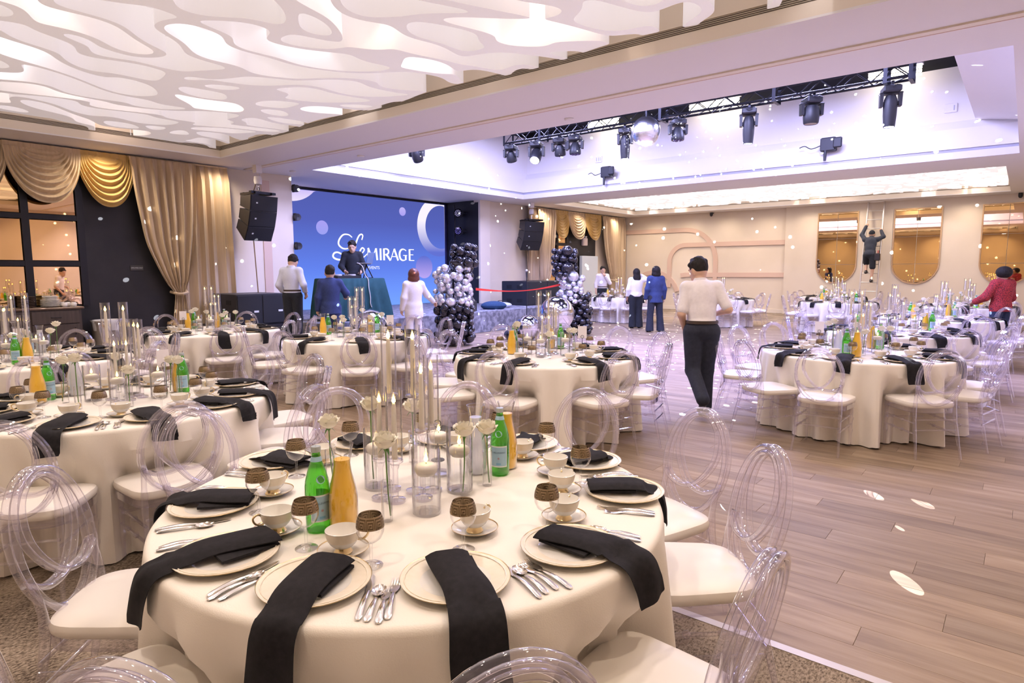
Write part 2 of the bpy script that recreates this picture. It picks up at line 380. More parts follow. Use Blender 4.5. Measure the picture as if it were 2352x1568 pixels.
# middle well: low cove, then the tall upper box up to the black void
def upper(x0, x1, y0, y1, z0, z1, m): return [(*box(x1, x1+.06, y0, y1, z0, z1), m), (*box(x0-.06, x0, y0, y1, z0, z1), m), (*box(x0, x1, y1, y1+.06, z0, z1), m), (*box(x0, x1, y0-.06, y0, z0, z1), m)]
pc = []
a, b = (8.3, 15.9), (.25, 12.45)
pc += upper(a[0], a[1], b[0], b[1], ZC+.02, 3.97, white_paint)
pc += upper(a[0]-.02, a[1]+.02, b[0]-.02, b[1]+.02, 3.97, 4.03, slot_l)
r0 = [(a[0], b[0], 4.03), (a[1], b[0], 4.03), (a[1], b[1], 4.03), (a[0], b[1], 4.03)]
r1 = [(a[0]-.12, b[0]-.12, 4.45), (a[1]+.12, b[0]-.12, 4.45), (a[1]+.12, b[1]+.06, 4.45), (a[0]-.12, b[1]+.06, 4.45)]
r2 = [(8.1, 1.0, 4.62), (16.15, 1.0, 4.62), (16.15, 12.5, 4.62), (8.1, 12.5, 4.62)]
pc.append((*loft([r0, r1]), white_paint)); pc.append((*loft([r1, r2]), white_paint))
pc += upper(8.1, 16.15, 1.0, 12.5, 4.62, 5.72, white_paint)
struct('ceiling_well_2', pc)
struct('ceiling_void', [(*box(7.9, 16.4, .7, 12.8, 6.3, 6.4), black_paint)] + [(*q, black_paint) for q in (box(16.3, 16.4, .7, 12.8, 5.72, 6.3), box(7.9, 8., .7, 12.8, 5.72, 6.3), box(8, 16.3, 12.7, 12.8, 5.72, 6.3), box(8, 16.3, .7, .8, 5.72, 6.3))])
for x, y0, y1 in ((15.6, 8.9, 9.9), (15.6, 5.6, 6.9), (15.6, 1.9, 2.9)):
    s = Spec('tube_light', mesh('tube_light', [(*cbox(-.09, .09, -.5*(y1-y0), .5*(y1-y0), .0, .06), grey_metal)]))
    s.add('lamp_tube', mesh('lamp_tube', [(*tube([(d, -.48*(y1-y0), -.03), (d, .48*(y1-y0), -.03)], .022, 8), tube_m) for d in ()] + [(*tube([(0, -.48*(y1-y0), q), (0, .48*(y1-y0), q)], .028, 8), tube_m) for q in (-.05, -.12, -.19)]))
    s.put((x, .5*(y0+y1), 5.74), 0, {8.9: 'tube light in the black void over the far end of the truss', 5.6: 'tube light in the black void above the mirror ball', 1.9: 'tube light in the void above the end of the truss away from the stage'}[y0], 'lamp')
# sculpted wave ceilings
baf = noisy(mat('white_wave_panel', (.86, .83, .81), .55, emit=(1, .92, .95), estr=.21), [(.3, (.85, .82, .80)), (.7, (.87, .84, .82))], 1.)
def field(seed, X, Y):
    r = np.random.RandomState(seed); f = np.zeros_like(X); gx = np.zeros_like(X); gy = np.zeros_like(X)
    wx = .28*np.sin(1.9*Y+r.rand()*6)+.18*np.sin(3.1*Y+r.rand()*6); wy = .22*np.sin(1.5*X+r.rand()*6)
    for k in range(12):
        kx = r.uniform(-1, 1)*2*PI/.86; ky = r.uniform(.3, 1)*2*PI/.66*(1 if r.rand() < .5 else -1); ph = r.rand()*6.28
        f += np.cos(kx*(X+wx)+ky*(Y+wy)+ph)
    return f/3.0
baf2 = baf.copy(); baf2.name = 'white_wave_panel_far'; bsdf(baf2).inputs['Emission Strength'].default_value = .50  # stronger glow put into the far panels to brighten that ceiling
def wave_ceiling(num, X, Y, step, seed):
    x0, x1 = X; y0, y1 = Y
    xs = np.arange(x0+.02, x1-.01, step); ys = np.arange(y0+.02, y1-.01, step)
    GX, GY = np.meshgrid(xs, ys, indexing='ij')
    ed = np.minimum(np.minimum(GX-x0, x1-GX), np.minimum(GY-y0, y1-GY))
    def lay(sd, t, em, band=False):
        f = field(sd, GX, GY)
        f = t-np.abs(f-.1) if band else f-t
        return np.minimum(f, (ed-em-.09*np.sin(GX*3.1+sd)*np.sin(GY*2.3))*4)
    zt, zm, zb = 4.78, 4.36, 3.99
    fB, fA = lay(seed, -.08, .09), lay(seed+5, .36, .12, True)
    V, F, MI, SM = [], [], [], []
    def quad(a, b_, c, d, m, s): F.append((a, b_, c, d)); MI.append(m); SM.append(s)
    def layer(f, z0):
        nx, ny = f.shape; ins = f > 0; cv, ev, wv = {}, {}, {}
        def corner(i, j):
            k = (i, j)
            if k not in cv: cv[k] = len(V); V.append((xs[i], ys[j], z0))
            return cv[k]
        def edge(a, c):
            k = (a, c) if a < c else (c, a)
            if k not in ev:
                fa, fc = f[a], f[c]; t = fa/(fa-fc); x = xs[a[0]]+(xs[c[0]]-xs[a[0]])*t; y = ys[a[1]]+(ys[c[1]]-ys[a[1]])*t
                ev[k] = len(V); V.append((x, y, z0)); wv[k] = len(V); V.append((x, y, z0)); V.append((x, y, zt))
            return k
        cnt = ins[:-1, :-1].astype(int)+ins[1:, :-1]+ins[:-1, 1:]+ins[1:, 1:]
        for i, j in np.argwhere(cnt > 0).tolist():
            cs = ((i, j), (i, j+1), (i+1, j+1), (i+1, j))
            if cnt[i, j] == 4: F.append(tuple(corner(*c) for c in cs)); MI.append(0); SM.append(False); continue
            pg, cr = [], []
            for q in range(4):
                a, c = cs[q], cs[(q+1) % 4]
                if ins[a]: pg.append(corner(*a))
                if ins[a] != ins[c]: k = edge(a, c); pg.append(ev[k]); cr.append((k, bool(ins[a])))
            F.append(tuple(pg)); MI.append(0); SM.append(False)
            for q in range(len(cr)):
                if cr[q][1]:
                    k0, k1 = cr[q][0], cr[(q+1) % len(cr)][0]
                    quad(wv[k0], wv[k1], wv[k1]+1, wv[k0]+1, 0, True)
    layer(fA, zb); layer(fB, zm)
    o = len(V); V.extend([(x0, y0, zt), (x0, y1, zt), (x1, y1, zt), (x1, y0, zt)]); quad(o, o+1, o+2, o+3, 1, False)
    me = bpy.data.meshes.new('ceiling_wave_panel'); me.from_pydata([tuple(map(float, p)) for p in V], [], F)
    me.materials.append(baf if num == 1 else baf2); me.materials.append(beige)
    me.polygons.foreach_set('material_index', MI); me.polygons.foreach_set('use_smooth', SM); me.update()
    ob('ceiling_wave_panel_%d' % num, me, kind='structure')
    # small lamps sit in the deepest openings
    hole = (fA < 0) & (fB < 0); w_ = max(2, int(.10/step))
    return [(xs[a], ys[c]) for a in range(8, len(xs)-8, 2) for c in range(8, len(ys)-8, 2) if hole[a-w_:a+w_+1, c-w_:c+w_+1].all()]
def lamps_in(cand, n, sep, power):
    got = []
    rnd.shuffle(cand)
    for c in cand:
        if all((c[0]-g[0])**2+(c[1]-g[1])**2 > sep*sep for g in got):
            got.append(c)
            if len(got) == n: break
    for i, (x, y) in enumerate(got):
        lamp('wave_ceiling_lamp', 'POINT', (x, y, 4.62), power, ((1, .80, .70), (.90, .88, 1), (1, .86, .84))[i % 3], .06)
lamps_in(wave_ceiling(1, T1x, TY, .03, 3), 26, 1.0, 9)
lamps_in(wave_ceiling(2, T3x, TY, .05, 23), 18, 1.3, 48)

# far wall: raised bands, arched mirrors
def band(name, pts, wd=.17, x0=24.285, x1=24.335, m=tan_paint):
    """flat band of constant width along a path on the far wall, pts = (y, z)"""
    P = [Vector((p[0], p[1])) for p in pts]; l, r = [], []
    for i in range(len(P)):
        t = (P[min(i+1, len(P)-1)]-P[max(i-1, 0)]).normalized(); n = Vector((-t.y, t.x))*wd/2
        l.append(P[i]+n); r.append(P[i]-n)
    rings = [[(x0, a.x, a.y), (x0, b.x, b.y), (x1, b.x, b.y), (x1, a.x, a.y)] for a, b in zip(l, r)]
    return struct(name, [(*loft(rings, True, True), m)])
def arc(cy_, cz, r, a0, a1, n=16): return [(cy_+r*math.cos(math.radians(a0+(a1-a0)*i/n)), cz+r*math.sin(math.radians(a0+(a1-a0)*i/n))) for i in range(n+1)]
band('trim_4', [(13.60, 3.20), (12, 3.20)]+arc(10.72, 1.95, 1.25, 90, 180)+[(9.47, 1.2), (9.47, .2)])
band('trim_5', [(6.87, 2.60), (9., 2.60)]+arc(10.72, 1.92, .68, 90, 0)+[(11.40, 1.2), (11.40, .9)], x0=24.281)
band('trim_6', [(6.87, 1.41), (10.7, 1.41), (10.9, 1.38)], x0=24.283)
band('trim_7', arc(12.07, .45, 1.06, 15, 165, 20), x0=24.279)
def arched_mirror(y0, y1, z0, z1, label):
    t = ob('arched_mirror', None, None, (24.22, (y0+y1)/2, z0), label=label, cat='mirror')
    W, Hh = (y1-y0)/2, z1-z0; R = W
    out = [(-W, Hh), (W, Hh), (W, R)]+[(R*math.cos(a), R-R*math.sin(a)) for a in (PI*i/28 for i in range(1, 28))]+[(-W, R)]
    def off(d): return [(p[0]*(1+d/W), p[1]+(d if p[1] > R+.01 else 0)-(d*(1-p[1]/R) if p[1] < R else 0)) for p in out]
    rings = [[(-.035, a, b) for a, b in off(0)], [(-.035, a, b) for a, b in off(.035)], [(0, a, b) for a, b in off(.035)], [(0, a, b) for a, b in off(0)]]
    n = len(out)
    ob('mirror_frame', mesh('mirror_frame', [(*loft(rings+[rings[0]]), mirror_edge)], False), t)
    zs = [0, .62*1.0, 1.5, Hh]
    for s in (-1, 1):
        for k in range(3):
            a, b = zs[k]+.006, zs[k+1]-.006
            if k == 0:
                pg = [(s*.006, b), (s*W*.99, b)]+[(s*R*.99*math.cos(q), R-R*.99*math.sin(q)) for q in (PI/2*i/14 for i in range(0, 15))][:-1]+[(s*.006, R*.01)]
                pg = [p for i, p in enumerate(pg) if i < 2 or p[1] < b]
            else:
                pg = [(s*.006, a), (s*W*.99, a), (s*W*.99, b), (s*.006, b)]
            ob('mirror_pane', mesh('mirror_pane', [(*prism(pg, -.012, -.002, 'x'), mirror_m)], False), t)
    return t
arched_mirror(4.54, 5.757, 1.155, 3.53, 'arched amber mirror on the far wall, nearest the raised tan bands')
arched_mirror(2.18, 3.44, 1.155, 3.53, 'middle arched amber mirror, just past the man on the ladder')
arched_mirror(-.14, 1.11, 1.155, 3.53, 'arched amber mirror behind the person in the red knit top')
for y, z, lb in ((9.62, 3.72, 'small black dome camera high on the wall above the tan bands'), (.27, 3.74, 'small black camera under the ceiling above the farthest mirror')):
    s = Spec('security_camera', mesh('security_camera', [(*lathe([(.055, .06), (.06, 0), (.055, -.05), (.03, -.085), (.002, -.095)], 14, (0, 0, 0), True), black_plastic)]))
    r_ = s.put((24.12, y, z+.03), 0, lb, 'camera')
    ob('bracket', mesh('bracket', [(*box(-.02, .20 if y < 5 else .21, -.02, .02, .03, .06), black_plastic)], False), r_)

# floor: carpet, planks, metal edge strips
struct('floor', [(*box(-.9, 24.4, -1, 15.2, -.08, -.012), black_paint)])
struct('floor_carpet_near', [(*box(-.9, 2.655, -1, 13.65, -.012, 0), carpet_m)])
struct('floor_carpet_far', [(*box(20.21, 24.33, -1, 13.65, -.012, 0), carpet_m)])
struct('trim_8', [(*box(2.655, 2.70, -1, 13.65, -.012, .003), mat('pale_edge_strip', (.62, .56, .50), .4, .3))])
struct('trim_9', [(*box(20.17, 20.21, -1, 13.65, -.012, .003), mat('pale_far_edge_strip', (.62, .50, .42), .4, .2))])
wf = struct('floor_planks', [(*box(2.70, 20.17, -1, -.98, -.012, -.002), wood_m)])
plank = mesh('plank', [(*loft([[(.0006, .0006, -.012), (PW-.0006, .0006, -.012), (PW-.0006, PL-.0006, -.012), (.0006, PL-.0006, -.012)],
        [(.0006, .0006, -.0012), (PW-.0006, .0006, -.0012), (PW-.0006, PL-.0006, -.0012), (.0006, PL-.0006, -.0012)],
        [(.0018, .0018, 0), (PW-.0018, .0018, 0), (PW-.0018, PL-.0018, 0), (.0018, PL-.0018, 0)]], True, True), wood_m)], False)
whole, rest = [], []
for ix in range(96):
    off = (ix*.381966 % 1)*PL; x = PX0+ix*PW
    for k in range(-3, 13):
        y0, y1 = off+k*PL, off+(k+1)*PL
        c0, c1 = max(y0, -.98), min(y1, 13.62)
        if c1-c0 < .03: continue
        if 7.6 < x < 16.8 and c0 > 10.95: continue
        q = Vector((x+PW/2, (c0+c1)/2, -1.6)); d = q.dot(_f); lat = q.dot(RX)/max(d, .01)
        if c0 == y0 and c1 == y1 and d > 1 and abs(lat) < .86 and q.dot(UX)/d > -.6: whole.append((d, x, y0))
        else: rest.append((x, c0, c1))
whole.sort(); 
for d, x, y0 in whole[:300]: ob('plank', plank, wf, (x, y0, 0))
rest += [(x, y0, y0+PL) for d, x, y0 in whole[300:]]
o = ob('plank_field', mesh('plank_field', [(*box(x+.0006, x+PW-.0006, a+.0006, b-.0006, -.012, 0), wood_m) for x, a, b in rest], False), wf, kind='stuff')

# stage and its black side riser
stage = struct('floor_stage', [(*cbox(7.4, 17.0, 10.85, 15.2, 0, .55, .01), stage_m)])
struct('floor_stage_riser', [(*box(5.9, 7.39, 12.1, 13.63, 0, .5), black_paint)])
ob('stage_step', mesh('stage_step', [(*cbox(-.45, .45, -.4, .4, 0, .2), black_plastic)], False), None, (6.68, 11.02, 0), label='low black step in front of the stage corner under the man in pale blue', cat='step')

# ------------------------------------------------------------------ LED wall
def led():
    scr = bpy.data.materials.new('screen_gradient'); scr.use_nodes = True; nt = scr.node_tree; nt.nodes.clear()
    out = nt.nodes.new('ShaderNodeOutputMaterial'); e = N(scr, 'ShaderNodeEmission', Strength=.95)
    v = coords(scr, 'Object'); sp = N(scr, 'ShaderNodeSeparateXYZ'); L(scr, v, sp.inputs[0])
    mr = N(scr, 'ShaderNodeMapRange'); mr.inputs[1].default_value = .6; mr.inputs[2].default_value = 3.8; L(scr, sp.outputs[2], mr.inputs[0])
    L(scr, ramp(scr, mr.outputs[0], [(0, (.15, .30, .88)), (.35, (.10, .18, .68)), (.75, (.075, .10, .40)), (1, (.07, .09, .34))]), e.inputs[0]); L(scr, e.outputs[0], out.inputs[0])
    def grad(name, c0, c1, z0, z1):
        m = bpy.data.materials.new(name); m.use_nodes = True; nt = m.node_tree; nt.nodes.clear()
        out = nt.nodes.new('ShaderNodeOutputMaterial'); e = N(m, 'ShaderNodeEmission', Strength=.8)
        v = coords(m, 'Object'); sp = N(m, 'ShaderNodeSeparateXYZ'); L(m, v, sp.inputs[0])
        mr = N(m, 'ShaderNodeMapRange'); mr.inputs[1].default_value = z0; mr.inputs[2].default_value = z1; L(m, sp.outputs[2], mr.inputs[0])
        L(m, ramp(m, mr.outputs[0], [(0, c0), (1, c1)]), e.inputs[0]); L(m, e.outputs[0], out.inputs[0]); return m
    lv, wh = (.38, .33, .85), (.80, .74, .92); bl = (.12, .16, .62)
    Y = 15.08
    t = ob('led_screen', mesh('led_screen', [(*box(8.6, 15.02, Y, 15.19, .56, 3.76), scr)], False), label='large blue video wall with white lettering behind the DJ booth', cat='screen')
    ob('screen_border', mesh('screen_border', [(*box(8.54, 15.09, Y-.03, 15.19, 3.76, 3.81), black_metal), (*box(15.02, 15.09, Y-.02, 15.19, .56, 3.76), mat('dark_blue_bezel', (.03, .03, .10), .4))], False), t)
    def disc(c, rx, rz, n=32): return prism([(c[0]+rx*math.cos(2*PI*k/n), c[1]+rz*math.sin(2*PI*k/n)) for k in range(n)], Y-.006, Y, 'y')
    for c, r, m in (((10.3, 2.79), .19, grad('disc_a', (.32, .34, .85), lv, 2.6, 3.)), ((13.2, 3.42), .13, grad('disc_b', lv, (.50, .44, .88), 3.3, 3.55)), ((14.07, 1.72), .36, grad('disc_c', (.46, .36, .85), bl, 1.4, 2.05))):
        ob('disc_graphic', mesh('disc_graphic', [(*disc(c, r, r), m)], False), t)
    def crescent(c, ro, ri, cin, m, clip):
        n = 64; rings = []
        for k in range(n+1):
            a = 2*PI*k/n
            p = (c[0]+ro*math.cos(a), c[1]+ro*math.sin(a)); q = (cin[0]+ri*math.cos(a), cin[1]+ri*math.sin(a))
            if p[0] > clip[1] or p[1] > clip[3] or p[0] < clip[0]:
                p = (min(max(p[0], clip[0]), clip[1]), min(p[1], clip[3]))
            q = (min(max(q[0], clip[0]), clip[1]), min(q[1], clip[3]))
            rings.append([(p[0], Y-.006, p[1]), (q[0], Y-.006, q[1]), (q[0], Y-.001, q[1]), (p[0], Y-.001, p[1])])
        return loft(rings)
    ob('ring_graphic', mesh('ring_graphic', [(*crescent((14.75, 3.02), .95, .70, (14.85, 3.02), grad('ring_grad', (.12, .16, .62), (.92, .86, .98), 2.2, 3.2), (8.6, 15.01, 0, 3.75)), grad('ring_grad', (.12, .16, .62), (.92, .86, .98), 2.2, 3.2))], False), t)
    ob('ring_graphic', mesh('ring_graphic', [(*crescent((9.35, 4.45), 1.02, .78, (9.35, 4.62), lv, (8.6, 15, 0, 3.75)), grad('arc_grad', (.85, .75, .92), (.55, .45, .88), 3.4, 3.8))], False), t)
    ink_w = glow('white_lettering', (.95, .93, 1.), .95)
    def stroke(p, q, w0, w1=None):
        w1 = w1 or w0; d = Vector((q[0]-p[0], q[1]-p[1])).normalized(); n = Vector((-d.y, d.x))
        return prism([(p[0]+n.x*w0/2, p[1]+n.y*w0/2), (p[0]-n.x*w0/2, p[1]-n.y*w0/2), (q[0]-n.x*w1/2, q[1]-n.y*w1/2), (q[0]+n.x*w1/2, q[1]+n.y*w1/2)], Y-.012, Y-.002, 'y')
    def ribbon(pts, ws):
        P = [Vector((p[0], p[1])) for p in pts]; rings = []
        for i in range(len(P)):
            tt = (P[min(i+1, len(P)-1)]-P[max(i-1, 0)]); tt = tt.normalized() if tt.length else Vector((1, 0)); n = Vector((-tt.y, tt.x)); w_ = ws(i/(len(P)-1))
            a, b = P[i]+n*w_/2, P[i]-n*w_/2
            rings.append([(a.x, Y-.012, a.y), (b.x, Y-.012, b.y), (b.x, Y-.002, b.y), (a.x, Y-.002, a.y)])
        return loft(rings, True, True)
    z0, h = 1.92, .35; TK, TN = .062, .024
    def letter(x, segs, curves=()):
        pp = [(*stroke((x+a, z0+b*h), (x+c, z0+d*h), w_), ink_w) for a, b, c, d, w_ in segs]
        for pts, f in curves: pp.append((*ribbon(spline([(x+a, z0+b*h, 0) for a, b in pts], 6), f), ink_w))
        ob('lettering', mesh('lettering', pp, False), t)
    letter(11.78, [(.03, 0, .06, 1, TN), (.06, 1, .2, .05, TK), (.2, .05, .34, 1, TN), (.35, 1, .39, 0, TK)])
    letter(12.27, [(.03, 0, .03, 1, TK)])
    letter(12.40, [(.03, 0, .03, 1, TK), (.13, .48, .27, 0, TK)], [([(.03, .98), (.14, .97), (.20, .85), (.20, .65), (.13, .50), (.03, .48)], lambda s: TN+.03*math.sin(PI*s))])
    letter(12.68, [(.0, 0, .15, 1, TN), (.15, 1, .30, 0, TK), (.06, .33, .25, .33, TN)])
    letter(13.02, [(.27, 0.06, .27, .45, TK), (.17, .45, .32, .45, TN)], [([(.29, .86), (.22, .97), (.13, .98), (.05, .82), (.02, .5), (.05, .18), (.13, .02), (.22, .03), (.28, .10)], lambda s: TN+.04*math.sin(PI*s)**2)])
    letter(13.42, [(.03, 0, .03, 1, TK), (.03, .985, .21, .985, TN), (.03, .52, .18, .52, TN), (.03, .015, .22, .015, TN)])
    Ls = [(11.62, 2.50), (11.66, 2.62), (11.60, 2.66), (11.50, 2.58), (11.36, 2.30), (11.20, 2.02), (11.00, 1.92), (10.74, 1.93), (10.62, 2.00), (10.66, 2.10), (10.80, 2.12), (11.02, 2.02), (11.26, 1.94), (11.48, 1.96)]
    ob('lettering', mesh('lettering', [(*ribbon(spline([(a, b, 0) for a, b in Ls], 8), lambda s: .030+.020*math.sin(PI*s)), ink_w)], False), t)
    Lc = [(11.28, 2.56), (11.16, 2.63), (10.98, 2.62), (10.84, 2.48), (10.82, 2.34), (10.95, 2.24), (11.12, 2.24), (11.30, 2.32)]
    ob('lettering', mesh('lettering', [(*ribbon(spline([(a, b, 0) for a, b in Lc], 8), lambda s: .024+.022*math.sin(PI*s)), ink_w)], False), t)
    es = [(11.48, 2.04), (11.62, 2.12), (11.70, 2.22), (11.63, 2.27), (11.55, 2.18), (11.56, 2.05), (11.66, 2.00), (11.80, 2.10)]
    ob('lettering', mesh('lettering', [(*ribbon(spline([(a, b, 0) for a, b in es], 8), lambda s: .022+.02*math.sin(PI*s)), ink_w)], False), t)
    ob('lettering', mesh('lettering', [(*p, ink_w) for p in text_mesh('EVENTS', .125, (11.82, Y-.004, 1.655), 'xz')], False), t)
def text_mesh(s, size, at, plane='xz', depth=.002, align='LEFT'):
    """lettering as flat mesh, in the given plane"""
    c = bpy.data.curves.new('lettering', 'FONT'); c.body = s; c.size = size; c.extrude = 0; c.align_x = align; c.resolution_u = 3
    o = bpy.data.objects.new('lettering', c); COL.objects.link(o)
    bpy.context.view_layer.update()
    me = o.evaluated_get(bpy.context.evaluated_depsgraph_get()).to_mesh()
    V = [tuple(v.co) for v in me.vertices]; F = [tuple(p.vertices) for p in me.polygons]
    bpy.data.objects.remove(o); bpy.data.curves.remove(c)
    if plane == 'xz': V = [(at[0]+x, at[1], at[2]+y) for x, y, z in V]
    elif plane == 'raw': pass
    return [(V, F)]
led()
# ------------------------------------------------------------------ curtains
def drape(xl, xr, z0, z1, yb, folds, amp, nz=26, pinch=None, phase=0., thick=.0):
    """hanging cloth: xl(z), xr(z) are its edges; folds run down it"""
    nu = max(40, folds*8)
    def fn(u, v):
        z = z1+(z0-z1)*v; a, b = xl(z), xr(z)
        A = amp*(1 if pinch is None else pinch(z))
        wob = .35*math.sin(u*folds*1.7+phase)
        top = min(1, v*9+.35)
        y = yb-A*top*(.55+.45*math.sin(2*PI*folds*u+wob+phase)+.12*math.sin(2*PI*folds*2.3*u+phase*2))
        return (a+(b-a)*u, y, z)
    return grid(fn, nu, nz)
def lerp_pts(P):
    def f(z):
        if z >= P[0][0]: return P[0][1]
        for (za, xa), (zb, xb) in zip(P, P[1:]):
            if z >= zb:
                t = (za-z)/(za-zb); return xa+(xb-xa)*t
        return P[-1][1]
    return f
def smooth_pts(P, n=40):
    zs = [p[0] for p in P]; sp = spline([(p[0], p[1], 0) for p in P], 8)
    return lerp_pts([(p.x, p.y) for p in sp])
def tied_curtain(name_label, outer, inner, back, y, tie_z, mirror=False):
    t = ob('curtain', None, label=name_label, cat='curtain')
    ob('drape_panel', mesh('drape_panel', [(*drape(outer, inner, .05, 3.78, y-.10, 7, .11, 44, lambda z: 1 if z > tie_z+.2 else .55), curtain_m)]), t)
    ob('drape_panel', mesh('drape_panel', [(*drape(back[0], back[1], .05, 3.79, y, 6, .12, 12, phase=1.3), curtain_m)]), t)
    a, b = outer(tie_z), inner(tie_z)
    ob('tieback', mesh('tieback', [(*tube([(a-.02, y-.02, tie_z+.02), (a+.02, y-.24, tie_z-.02), ((a+b)/2, y-.27, tie_z-.02), (b, y-.22, tie_z+.0), (b+.03, y-.03, tie_z+.06)], .03, 8), curtain_m)]), t)
    ob('rod', mesh('rod', [(*tube([(min(back[0](3.8), outer(3.8)), y-.06, 3.79), (max(back[1](3.8), inner(3.8)), y-.06, 3.79)], .018, 8), curtain_m)]), t)
    return t
Yw = 13.50
tied_curtain('tall beige curtain tied back beside the black bar wall',
    smooth_pts([(3.8, 4.93), (3.2, 4.97), (2.6, 5.05), (2.14, 5.13), (1.7, 5.30), (1.4, 5.44), (1.17, 5.60), (1.0, 5.60), (.6, 5.55), (0, 5.52)]),
    smooth_pts([(3.8, 6.15), (2.6, 6.10), (1.8, 5.98), (1.3, 5.86), (1.17, 5.82), (.9, 5.84), (0, 5.88)]),
    (lerp_pts([(4, 5.70), (0, 5.62)]), lerp_pts([(4, 6.86), (0, 6.92)])), Yw, 1.17)
tied_curtain('beige curtain gathered behind the hanging speakers right of the stage',
    smooth_pts([(3.8, 18.98), (2.6, 18.86), (1.8, 18.72), (1.3, 18.55), (1.1, 18.42), (.6, 18.46), (0, 18.5)]),
    smooth_pts([(3.8, 17.9), (1.8, 18.0), (1.2, 18.1), (1.0, 18.12), (0, 18.1)]),
    (lerp_pts([(4, 17.45), (0, 17.42)]), lerp_pts([(4, 18.4), (0, 18.2)])), Yw, 1.12)
tied_curtain('beige curtain in the far corner behind the waiter',
    smooth_pts([(3.8, 22.25), (3.0, 22.30), (2.2, 22.5), (1.6, 22.8), (1.2, 23.0), (.9, 23.0), (0, 22.95)]),
    smooth_pts([(3.8, 23.5), (2., 23.45), (1.2, 23.3), (0, 23.3)]),
    (lerp_pts([(4, 22.9), (0, 23.0)]), lerp_pts([(4, 24.2), (0, 24.22)])), Yw, 1.2)
def swag(x0, x1, drop, edge, y, m, label, zt=3.78, nf=8):
    W = x1-x0; xc = (x0+x1)/2; rr = random.Random(int(x0*10))
    def fn(uu, v):
        u = uu*2-1; au = abs(u)
        x = xc+u*W/2*(.40+.62*v**.75)
        g = max(0, 1-au**2.2)**.55
        z = zt-.06-v*(drop-.06)*(g+.0*edge)
        f = math.sin(2*PI*nf*v**.9+.5*u+.5*math.sin(2.5*u+x0))
        yy = y-.06-.09*v*(1-au**3)-.036*f*min(1, v*4)*(1-au**7)-.012*math.sin(u*23)*(au**3)
        return (x, yy, z)
    t = ob('swag', mesh('swag', [(*grid(fn, 44, 80), m), (*grid(lambda u, v: (x0+W*u, y-.05-.015*math.sin(u*40), zt+.02-.14*v), 20, 3), m)]), label=label, cat='curtain swag')
    t['group'] = 'swags over the bar windows' if x0 < 10 else 'swags over the far window'
    return t
swag(2.02, 3.08, .98, .60, Yw, curtain_m, 'beige swag at the frame edge over the bar mirrors')
swag(3.02, 4.14, .98, .60, Yw-.03, curtain_m, 'beige swag over the bar mirrors, next to the golden one')
swag(4.08, 5.02, .98, .60, Yw-.01, gold_swag, 'golden satin swag over the black bar wall beside the tied curtain')
for i, (a, b, m, lb) in enumerate(((18.95, 19.95, gold_swag, 'golden swag nearest the hanging speakers, over the far window'), (19.9, 21.12, curtain_m, 'middle beige swag over the far window between two golden ones'), (21.05, 22.25, gold_swag, 'golden swag over the far window beside the corner curtain'))):
    swag(a, b, 1.0, .5, Yw-.01*i, m, lb, nf=9)

# ------------------------------------------------------------------ bar: black wall with mirror panes, sideboard, dishes
struct('wall_bar', [(*box(-.9, 5.72, 13.60, 13.65, 0, 3.70), black_paint)])
bw = ob('bar_mirror', None, None, (0, 0, 0), label='black framed grid of amber mirror panes above the bar sideboard', cat='mirror')
cols = [(.2, 1.0), (1.1, 1.95), (2.05, 3.21), (3.33, 4.04)]; rows = [(1.0, 1.70), (1.80, 2.52), (2.62, 3.55)]
for a, b in cols:
    for c, d in rows: ob('mirror_pane', mesh('mirror_pane', [(*cbox(a, b, 13.575, 13.598, c, d, .008), mirror_m)], False), bw)
for x in (.1, 1.05, 2.0, 3.27, 4.10): ob('mullion', mesh('mullion', [(*box(x-.055, x+.055, 13.53, 13.60, .98, 3.6), black_metal)], False), bw)
for z in (1.75, 2.57): ob('rail', mesh('rail', [(*box(.1, 4.10, 13.535, 13.598, z-.045, z+.045), black_metal)], False), bw)
sb = ob('sideboard', None, None, (0, 0, 0), label='dark brown sideboard under the bar mirrors', cat='sideboard')
ob('carcass', mesh('carcass', [(*box(.1, 3.86, 13.06, 13.53, 0, .95), cabinet_m)], False), sb)
ob('counter', mesh('counter', [(*cbox(.08, 3.90, 13.02, 13.53, .95, .985), counter_m)], False), sb)
for i in range(5):
    x0 = .14+i*.745
    d = ob('drawer', mesh('drawer', [(*cbox(x0, x0+.70, 13.035, 13.06, .70, .92, .006), cabinet_m)], False), sb)
    ob('handle', mesh('handle', [(*tube([(x0+.28, 13.03, .81), (x0+.28, 13.01, .81), (x0+.42, 13.01, .81), (x0+.42, 13.03, .81)], .007, 6), black_metal)]), d)
    d = ob('door', mesh('door', [(*cbox(x0, x0+.70, 13.035, 13.06, .06, .68, .006), cabinet_m)], False), sb)
    ob('handle', mesh('handle', [(*tube([(x0+.62, 13.03, .50), (x0+.62, 13.01, .50), (x0+.62, 13.01, .62), (x0+.62, 13.03, .62)], .007, 6), black_metal)]), d)
sg = ob('door_sign', mesh('door_sign', [(*cbox(4.90, 5.13, 13.585, 13.60, 1.62, 1.72, .004), mat('dark_sign_plate', (.05, .045, .04), .4))], False), label='small sign plate on the black bar wall', cat='sign')
ob('lettering', mesh('lettering', [(*p, label_b) for p in text_mesh('EMPLOYEES ONLY', .026, (4.91, 13.582, 1.665))], False), sg)
platest = Spec('dish', mesh('dish', [(*lathe([(.002, .004), (.05, .004), (.06, 0), (.075, .004), (.115, .018), (.125, .022), (.123, .026), (.07, .010), (.002, .008)], 20), china)]))
